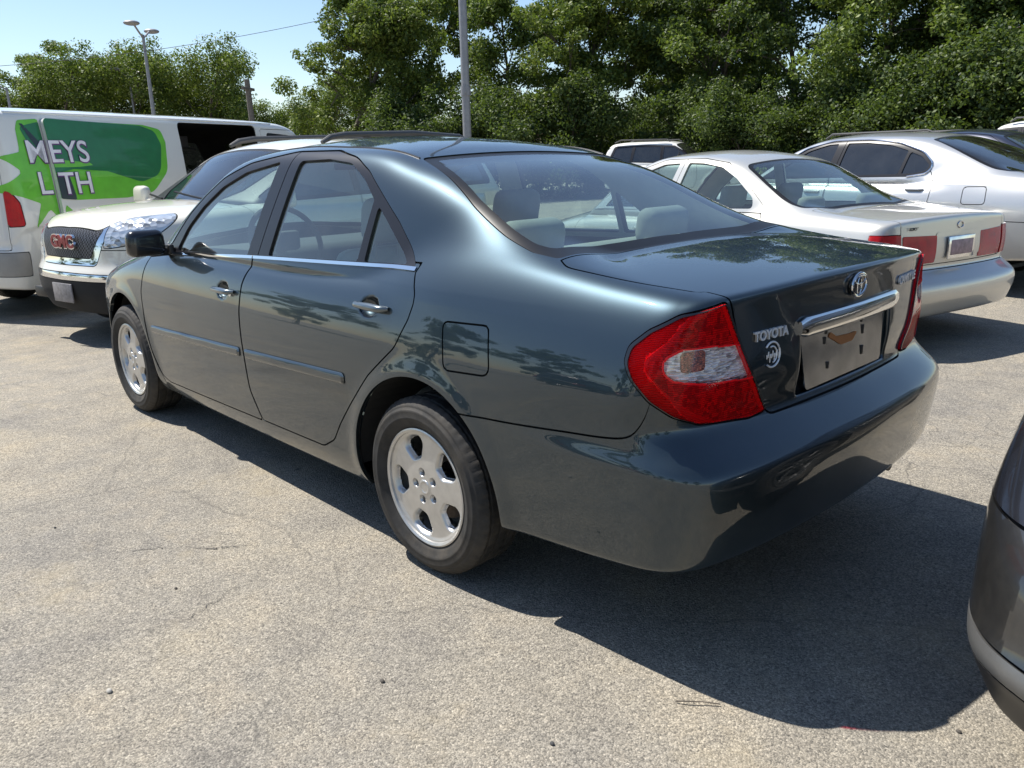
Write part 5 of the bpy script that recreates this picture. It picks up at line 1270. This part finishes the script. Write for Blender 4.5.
    decal('dark_graphic', [(-.98,1.95,0),(-.955,1.96,0),(-.76,1.72,0),(-.76,1.55,0)], G3, .007, root, right)
    panel = m
    decal('green_graphic', [(-.748,1.985,.0),(.55,1.965,.1),(.80,1.92,.08),(.84,1.78,.06),(.78,1.45,.2),(.50,1.22,.3),(.1,1.18,.2),(-.55,1.19,.1),(-.748,1.21,0)], G1, .058, door, panel)
    decal('dark_graphic', [(-.748,1.995,.0),(.50,1.955,.1),(.70,1.90,.1),(.76,1.75,.1),(.66,1.42,.2),(.35,1.34,.2),(-.10,1.47,.1),(-.52,1.50,.1),(-.748,1.46,0)], G2, .061, door, panel)
    decal('dark_graphic', [(-.748,1.46,0),(-.60,1.44,0),(-.56,1.19,0),(-.748,1.21,0)], G3, .063, door, panel)
    decal('green_graphic', [(-.748,1.60,0),(-.4,1.57,.1),(-.1,1.55,.02),(-.45,1.52,.1),(-.748,1.52,0)], G1, .064, door, panel)
    decal('green_graphic', [(-.748,.95,0),(-.72,1.16,0),(-.60,1.05,0),(-.748,.80,0)], G1, .058, door, panel)
    lt = simple('white_lettering', (.80, .78, .82), .4); sh = simple('purple_lettering_edge', (.14, .05, .20), .4)
    def letters(body, size, x, z, off, par, y=None):
        yy = -(side_y(o['F'], x, z))-off
        tl = (side_y(o['F'], x, z+.1)-side_y(o['F'], x, z-.1))
        text('lettering_edge', body, size, (x, yy-.001, z), (1, 0, 0), (0, -tl, .2), sh, par, .002, 1.0, .010)
        text('lettering', body, size, (x-.006, yy-.006, z+.005), (1, 0, 0), (0, -tl, .2), lt, par, .002, 1.0, .002)
    letters('M', .31, -.865, 1.665, .008, root); letters('EYS', .31, -.535, 1.665, .066, door)
    letters('L', .31, -.86, 1.36, .008, root); letters('TH', .31, -.53, 1.35, .066, door)
    # clear block in the tail light, plate light, door handle, gutter
    for s in (0, 1):
        t = split_lr(o['taillight_mesh'])[s]; b = keep(t, -psdf(t[0][:, 0], t[0][:, 2], rpoly([(-1.33,1.08,.01),(-1.33,1.22,.01),(-1.21,1.22,.01),(-1.21,1.08,.01)]))); arr('clear_section', offset(b, .003), M['clear'], o['taillight'][0][s])
    q = Shape(); q.box((.9, -1.10, 1.12), (.06, .035, .18), .01); q.build('handle', M['black'], door)
    q = Shape(); q.tube([(x, -(side_y(o['F'], x, 2.055)+.004), 2.055) for x in np.linspace(-1.1, 3.4, 12)], .010, 6); q.build('door_rail', M['white'], root)
    for s in (1, -1):
        q = Shape(); q.box((3.95, s*1.12, 1.35), (.12, .2, .32), .04); q.box((3.9, s*1.0, 1.2), (.05, .2, .05), .01); q.build('mirror', M['black'], root)
    return root
van = build_van()
def build_front_car():
    c = curve
    P = suv_params(c([(-1.2,1.0),(1.9,1.02),(2.4,1.01),(2.8,.93),(3.2,.77),(3.40,.66),(3.54,.57),(3.8,.42)], .04),
        c([(-1.2,.95),(-.95,1.15),(-.7,1.42),(-.3,1.53),(.4,1.59),(1.0,1.59),(1.4,1.54),(1.8,1.37),(2.1,1.20),(2.5,.98),(2.8,.8)], .045), W_=.92, wb=2.68, fz=3.62, rz=-.95, gyw=.84, zb=1.0,
        sec=c([(.12,-.10),(.22,-.05),(.30,-.01),(.45,0),(.7,0),(.85,-.02),(.95,-.05),(1.05,-.1),(1.2,-.18)], .02),
        front=c([(.08,3.50),(.18,3.56),(.28,3.62),(.34,3.66),(.39,3.635),(.52,3.60),(.58,3.565),(.66,3.46),(.80,3.16)], .012),
        fplan=c([(-.1,0),(0,0),(.35,.035),(.6,.11),(.78,.22),(.9,.42)], .05), kf=.09,
        bot=c([(-1.2,.3),(.5,.22),(2.3,.2),(3.2,.18),(3.7,.165)], .05), arch_r=.39, arch_z=.345)
    fr = rpoly([(2.3,.99,0),(1.9,1.22,.2),(1.5,1.40,.3),(1.2,1.46,.3),(.5,1.47,.3),(-.2,1.42,.3),(-.6,1.20,.1),(-.6,1.06,.05),(1.0,1.01,0)])
    g1 = rpoly([(2.1,1.02,.02),(1.85,1.19,.2),(1.5,1.35,.2),(1.1,1.42,.02),(1.12,1.04,.02)]); g2 = rpoly([(1.04,1.045,.02),(1.02,1.42,.02),(.5,1.43,.2),(.05,1.40,.02),(0,1.08,.02)])
    d1 = rpoly([(2.3,1.0,0),(2.3,.8,.05),(2.25,.35,.1),(2.15,.30,.05),(1.05,.30,.02),(1.08,1.02,0)]); d2 = rpoly([(1.04,.30,.02),(1.07,1.02,0),(.05,1.05,0),(.1,.8,.1),(.35,.6,.1),(.5,.3,.05)])
    ws_o = rpoly([(1.45,-.3,0),(1.45,.56,.06),(2.0,.66,.3),(2.38,.72,.03),(2.44,-.3,0)]); ws_i = rpoly([(1.5,-.3,0),(1.5,.52,.06),(2.0,.62,.3),(2.32,.67,.03),(2.38,-.3,0)])
    frn = lambda poly: (lambda V: mx(psdf(np.abs(V[:, 1]), V[:, 2], rpoly(poly)), 2.9-V[:, 0]))
    lamp = [(.52,.60,.02),(.52,.72,.03),(.80,.80,.05),(1.0,.86,.05),(1.0,.66,.05),(.86,.60,.05)]
    S = dict(h=.02, box=((-1.1, 0, .12), (3.8, 1.0, 1.66)), gap=.006, belt=[(-.9,1.05),(2.4,1.0)], bline=(1.08, 1.07), frame=fr, side_glass=[('door_glass', g1), ('door_glass', g2)], windshield=(ws_o, ws_i), cabin=(-.6, 2.4), wzmin=.98,
        panels=[('headlight', frn(lamp), 'gloss_black', True), ('grille', frn([(-.3,.56,0),(.46,.56,.03),(.50,.70,.03),(-.3,.71,0)]), 'gloss_black', False),
                ('silver_lip', lambda V: mx(np.abs(V[:, 2]-.345)-.028, 3.0-V[:, 0]), 'lip', False), ('lower_lip', lambda V: mx(V[:, 2]-.317, 3.0-V[:, 0]), 'black', False),
                ('front_bumper', lambda V: mx(V[:, 2]-.70, 3.02-V[:, 0]), 'paint', False), ('hood', lambda V: mx(2.46-V[:, 0], np.abs(V[:, 1])-.74, .66-V[:, 2]), 'paint', False)], doors=[d1, d2])
    root = posed('dark_grey_crossover', 'dark grey car with silver lower lip, its front corner entering at the right edge', -2.375, .865, 86.5, shift=3.62)
    o = build_car(root, P, S, dict(paint=M['grey'], glass=M['glass'], side_glass=M['dark_glass'], trim=M['trim'], lip=simple('lip_silver', (.13, .13, .128), .35, .4)))
    add_wheels(root, 'crossover', P, .345, .79, .22, 'seven', 'steel_dark'); cabin(root, 1.2, .38, .30)
    return root
crossover = build_front_car()
def build_far_suv(name, label, x, y, th, paint_, dz, key, sc=1.0):
    c = curve
    P = suv_params(c([(-1.2,1.05),(1.9,1.07),(2.4,1.07),(2.8,1.04),(3.2,1.0),(3.5,.95),(3.7,.8)], .04),
        c([(-1.25,.9),(-1.02,1.15),(-.88,1.55),(-.7,1.70),(0,1.75),(1.0,1.75),(1.35,1.70),(1.7,1.48),(2.1,1.18),(2.4,.98),(2.7,.8)], .045), W_=.93, wb=2.75, fz=3.6, rz=-.95, gyw=.85, zb=1.05)
    fr = rpoly([(2.12,1.08,0),(1.65,1.44,.2),(1.35,1.60,.15),(.4,1.64,.3),(-.6,1.61,.1),(-.78,1.15,.1),(1.0,1.09,0)])
    g1 = rpoly([(1.98,1.11,.02),(1.6,1.42,.1),(1.32,1.56,.05),(1.02,1.57,.02),(1.04,1.13,.02)]); g2 = rpoly([(.94,1.13,.02),(.92,1.58,.02),(.10,1.59,.05),(.05,1.15,.02)]); g3 = rpoly([(-.04,1.15,.02),(0,1.59,.02),(-.55,1.56,.05),(-.68,1.18,.05)])
    d1 = rpoly([(2.12,1.08,0),(2.15,.6,.05),(2.05,.35,.1),(.97,.35,.02),(.98,1.1,0)]); d2 = rpoly([(.94,.35,.02),(.95,1.1,0),(.03,1.13,0),(.05,.8,.1),(.4,.6,.1),(.5,.35,.05)])
    ws_o = rpoly([(1.40,-.3,0),(1.40,.62,.06),(2.1,.72,.05),(2.16,-.3,0)]); ws_i = rpoly([(1.45,-.3,0),(1.45,.57,.06),(2.04,.67,.05),(2.10,-.3,0)])
    rlamp = rpoly([(.66,.80,.02),(.66,1.15,.02),(1.0,1.15,.02),(1.0,.80,.02)])
    S = dict(h=.035, box=((-1.15, 0, .15), (3.8, 1.02, 1.85)), gap=.010, belt=[(-.9,1.12),(2.4,1.08)], bline=(.98, .97), frame=fr, side_glass=[('door_glass', g1), ('door_glass', g2), ('quarter_glass', g3)], glass_door=[0, 1, None],
        windshield=(ws_o, ws_i), cabin=(-.7, 2.1), wzmin=1.05,
        panels=[('rear_window', lambda V: mx(V[:, 0]+.62, np.abs(V[:, 1])-.62, np.abs(V[:, 2]-1.36)-.20), 'dark_glass', False), ('taillight', lambda V: mx(psdf(np.abs(V[:, 1]), V[:, 2], rlamp), V[:, 0]+.75), 'red', True),
                ('rear_bumper', lambda V: mx(V[:, 2]-.60, V[:, 0]+.45), 'paint', False)], doors=[d1, d2])
    root = posed(name, label, x, y, th, 'suv', dz=dz)
    build_car(root, P, S, dict(paint=M[paint_], glass=M['glass'], side_glass=M['dark_glass'], trim=M['trim']))
    add_wheels(root, key, P, .36, .80, .23, 'seven'); cabin(root, 1.2, .38, .36)
    for s in (1, -1):
        q = Shape(); q.tube([(1.2, s*.62, 1.72), (1.1, s*.62, 1.79), (-.4, s*.62, 1.80), (-.6, s*.62, 1.72)], .018, 8); q.build('roof_rail', M['steel_dark'], root)
    return root
s1 = build_far_suv('white_suv', 'white sport utility vehicle far off under the trees, above the green car rear glass', 14.4, -19.1, 198, 'white', .02, 'farsuv')
s2 = build_far_suv('silver_suv', 'silver sport utility vehicle showing only its roof over the silver sedan', 3.0, -11.3, -4, 'silver', -.17, 'farsuv')
s3 = build_far_suv('white_suv', 'white sport utility vehicle at the right edge, beyond the dark blue sedan', 1.9, -16.9, -6, 'white', .12, 'farsuv')
b1, _ = build_champagne('dark_blue_sedan', 'dark blue sedan at the right edge beyond the silver sedan', (.95, -10.6, -8, .17), 'blue', 'blue')
# cars across the lot behind the viewer, mirrored in the doors
r1, _ = build_champagne('maroon_sedan', 'maroon sedan across the lot behind the viewer, mirrored in the doors', (3.2, 11.5, 95, 0), 'maroon', 'maroon')
r2 = build_far_suv('grey_suv', 'grey sport utility vehicle across the lot behind the viewer, mirrored in the doors', 7.0, 12.2, 92, 'grey', -.12, 'farsuv2')
r3 = build_far_suv('white_suv', 'white sport utility vehicle across the lot behind the viewer, beside the maroon sedan', -.6, 12.0, 90, 'white', 0, 'farsuv2')
# ---------------------------------------------------------------- poles, wires, buildings
GALV = simple('galvanised_pole', (.28, .28, .29), .5, .4); WOOD = simple('weathered_pole', (.16, .14, .12), .9, var=.3, vs=20)
def lamp_post(x, y, h, label, two=True, az=0):
    r = thing('lamp_post', label, 'street lamp', (x, y, float(gz(x, y))))
    q = Shape(); q.cyl((0, 0, 0), (0, 0, h), .085, .045, 12); q.box((0, 0, .15), (.35, .35, .3), .04); q.build('pole', GALV, r)
    for s in ((1, -1) if two else (1,)):
        c_, sn = math.cos(az)*s, math.sin(az)*s
        q = Shape(); q.tube([(0, 0, h-.1), (.35*c_, .35*sn, h+.05), (.7*c_, .7*sn, h+.22)], .03, 8); q.build('arm', GALV, r)
        q = Shape(); q.ball((.85*c_, .85*sn, h+.22), .20, (1.2, 1.2, .38)); q.build('lamp_head', GALV, r)
    return r
lamp_post(26.0, -8.35, 5.45, 'tall lamp post with two heads rising above the white van', True, R_(-40))
lamp_post(40.3, -12.9, 5.6, 'farther lamp post with two heads, left of the nearer one', True, R_(-60))
lamp_post(36.9, -6.8, 4.6, 'lamp post with one head at the far left edge', False, R_(120))
u = thing('utility_pole', 'thick grey utility pole rising out of the picture behind the green car roof', 'utility pole', (13.09, -10.7, -.1))
q = Shape(); q.cyl((0, 0, 0), (0, 0, 10), .105, .08, 14); q.build('pole', GALV, u); q = Shape(); q.cyl((-.35, .3, 2.95), (.42, -.36, 3.02), .018); q.cyl((0, 0, 2.9), (0, 0, 3.1), .12); q.build('bracket', GALV, u)
u2 = thing('utility_pole', 'short leaning wooden pole in the low trees at the left', 'utility pole', (24.7, -11.2, -.1))
q = Shape(); q.cyl((0, 0, 0), (.06, .09, 4.2), .11, .09, 12); q.build('pole', WOOD, u2); q = Shape(); q.box((.05, .08, 3.9), (.09, .9, .09), .01, rot=(0, 0, .7)); q.build('cross_arm', WOOD, u2)
q = Shape(); A = Vector((29.5, 2, 3.9)); B = Vector((20.5, -18.5, 7.4)); q.tube([tuple(A.lerp(B, t)-Vector((0, 0, .8*math.sin(math.pi*t)))) for t in np.linspace(0, 1, 30)], .008, 5); w = q.build('overhead_cable', M['black'], None); tag(w, 'thin black cable crossing the sky above the low trees at the left', 'cable')
def building(label, x, y, th, L_, D_, H_, wall, roofc):
    r = thing('building', label, 'building', (x, y, 0), R_(th))
    wm = simple('wall_paint', wall, .8, var=.10, vs=1.2); rm = simple('roof_sheet', roofc, .7)
    q = Shape(); q.box((0, 0, H_/2), (L_, D_, H_), 0); q.build('wall', wm, r)
    q = Shape(); q.prism([(-L_/2-.4, H_+.0), (L_/2+.4, H_+.0), (L_/2+.4, H_+.12), (0, H_+1.3), (-L_/2-.4, H_+.12)], -D_/2-.4, D_/2+.4); q.build('roof', rm, r)
    for k in range(int(L_//3)):
        q = Shape(); xx = -L_/2+1.7+3*k; q.box((xx, D_/2+.01, 1.6), (1.1, .06, 1.1), .01); f = q.build('window', M['white'], r)
        q = Shape(); q.box((xx, D_/2+.035, 1.6), (.95, .04, .95), .005); q.build('pane', M['dark_glass'], f)
x, y = ray_pt(618, 52); building('tan building glimpsed through the trees above the white vehicle', x, y, 50, 12, 8, 2.7, (.42, .36, .27), (.25, .2, .16))
x, y = ray_pt(800, 46); building('pale low building glimpsed through the wood on the right', x, y, 60, 14, 8, 3.0, (.5, .5, .48), (.2, .2, .2))
# ---------------------------------------------------------------- small things on the ground
q = Shape(); q.tube([(-1.024, .861, .006), (-1.05, .845, .010), (-1.08, .818, .010), (-1.112, .792, .006)], .0018, 6); tag(q.build('twig', BARK), 'small dry twig lying on the asphalt beside the rear shadow', 'twig')
random.seed(3)
for i, (x, y) in enumerate([(-1.58, .47), (.52, 1.55), (-.4, 1.35), (1.35, 1.7), (.1, 1.9), (-.9, 1.2)]):
    q = Shape(); r = random.uniform(.005, .009); q.ball((x, y, r*.5), r, (1.2, .9, .7), 8, 6)
    tag(q.build('pebble', simple('pebble_%d' % i, random.choice([(.05, .05, .05), (.4, .38, .34), (.08, .07, .06)]), .8)), '%s small pebble from the left lying loose on the asphalt' % NTH[5-i], 'pebble', 'loose pebbles on the asphalt')
def scuff(pts, w, name='pavement_scuff'):
    q = Shape(); P = [Vector((*p, .004)) for p in pts]; out = []
    for i, p in enumerate(P):
        t = (P[min(i+1, len(P)-1)]-P[max(i-1, 0)]).normalized(); n = Vector((-t.y, t.x, 0))*w*(.4+.6*math.sin(math.pi*(i+.5)/len(P))); out.append((q.bm.verts.new(p+n), q.bm.verts.new(p-n)))
    for a, b in zip(out[:-1], out[1:]): q.bm.faces.new((a[0], a[1], b[1], b[0]))
    o = q.build(name, SCUFF, None); structure(o)
SCUFF, nt, b = node_mat('chalky_scuff'); v = coords(nt); f = noise(nt, v, 90, 3, .7); b.inputs['Base Color'].default_value = (.34, .30, .25, 1); b.inputs['Roughness'].default_value = .9
L(nt, ramp(nt, f, [(.45, 0), (.75, .55)]), b.inputs['Alpha'])

for pts in ([(-0.821, -0.084), (-0.866, 0.09), (-0.972, 0.25), (-1.085, 0.37), (-1.182, 0.48), (-1.269, 0.604), (-1.35, 0.715)],
            [(-1.23, 0.368), (-1.266, 0.306), (-1.311, 0.243), (-1.336, 0.163), (-1.345, 0.097)], [(-1.345, .097), (-1.385, 0.184), (-1.456, 0.364), (-1.554, 0.519)], [(-1.091, -0.342), (-1.118, -0.152), (-1.192, 0.078), (-1.233, 0.263)]): scuff(pts, .004)

CRACK = simple('crack_dark', (.085, .08, .072), .95)
def crack(pts, w, seed):
    rng = np.random.default_rng(seed); P = []
    for a, b in zip(pts[:-1], pts[1:]):
        for t in np.linspace(0, 1, 12)[:-1]: P.append((a[0]+(b[0]-a[0])*t+rng.normal()*.006, a[1]+(b[1]-a[1])*t+rng.normal()*.006))
    q = Shape(); out = []
    for i, p in enumerate(P):
        a = P[max(i-1, 0)]; b = P[min(i+1, len(P)-1)]; d = np.array(b)-np.array(a); d = d/np.linalg.norm(d); k = w*(.25+rng.random())*math.sin(math.pi*(i+.5)/len(P))
        out.append((q.bm.verts.new((p[0]-d[1]*k, p[1]+d[0]*k, .003)), q.bm.verts.new((p[0]+d[1]*k, p[1]-d[0]*k, .003))))
    for a, b in zip(out[:-1], out[1:]): q.bm.faces.new((a[0], a[1], b[1], b[0]))
    structure(q.build('pavement_crack', CRACK, None))
crack([(.80, 1.40), (.72, 1.345), (.65, 1.245), (.60, 1.20)], .0026, 1); crack([(.95, 1.62), (.88, 1.50), (.80, 1.41)], .0018, 2)
crack([(.35, 1.75), (.30, 1.60), (.38, 1.42), (.33, 1.25)], .0014, 3)
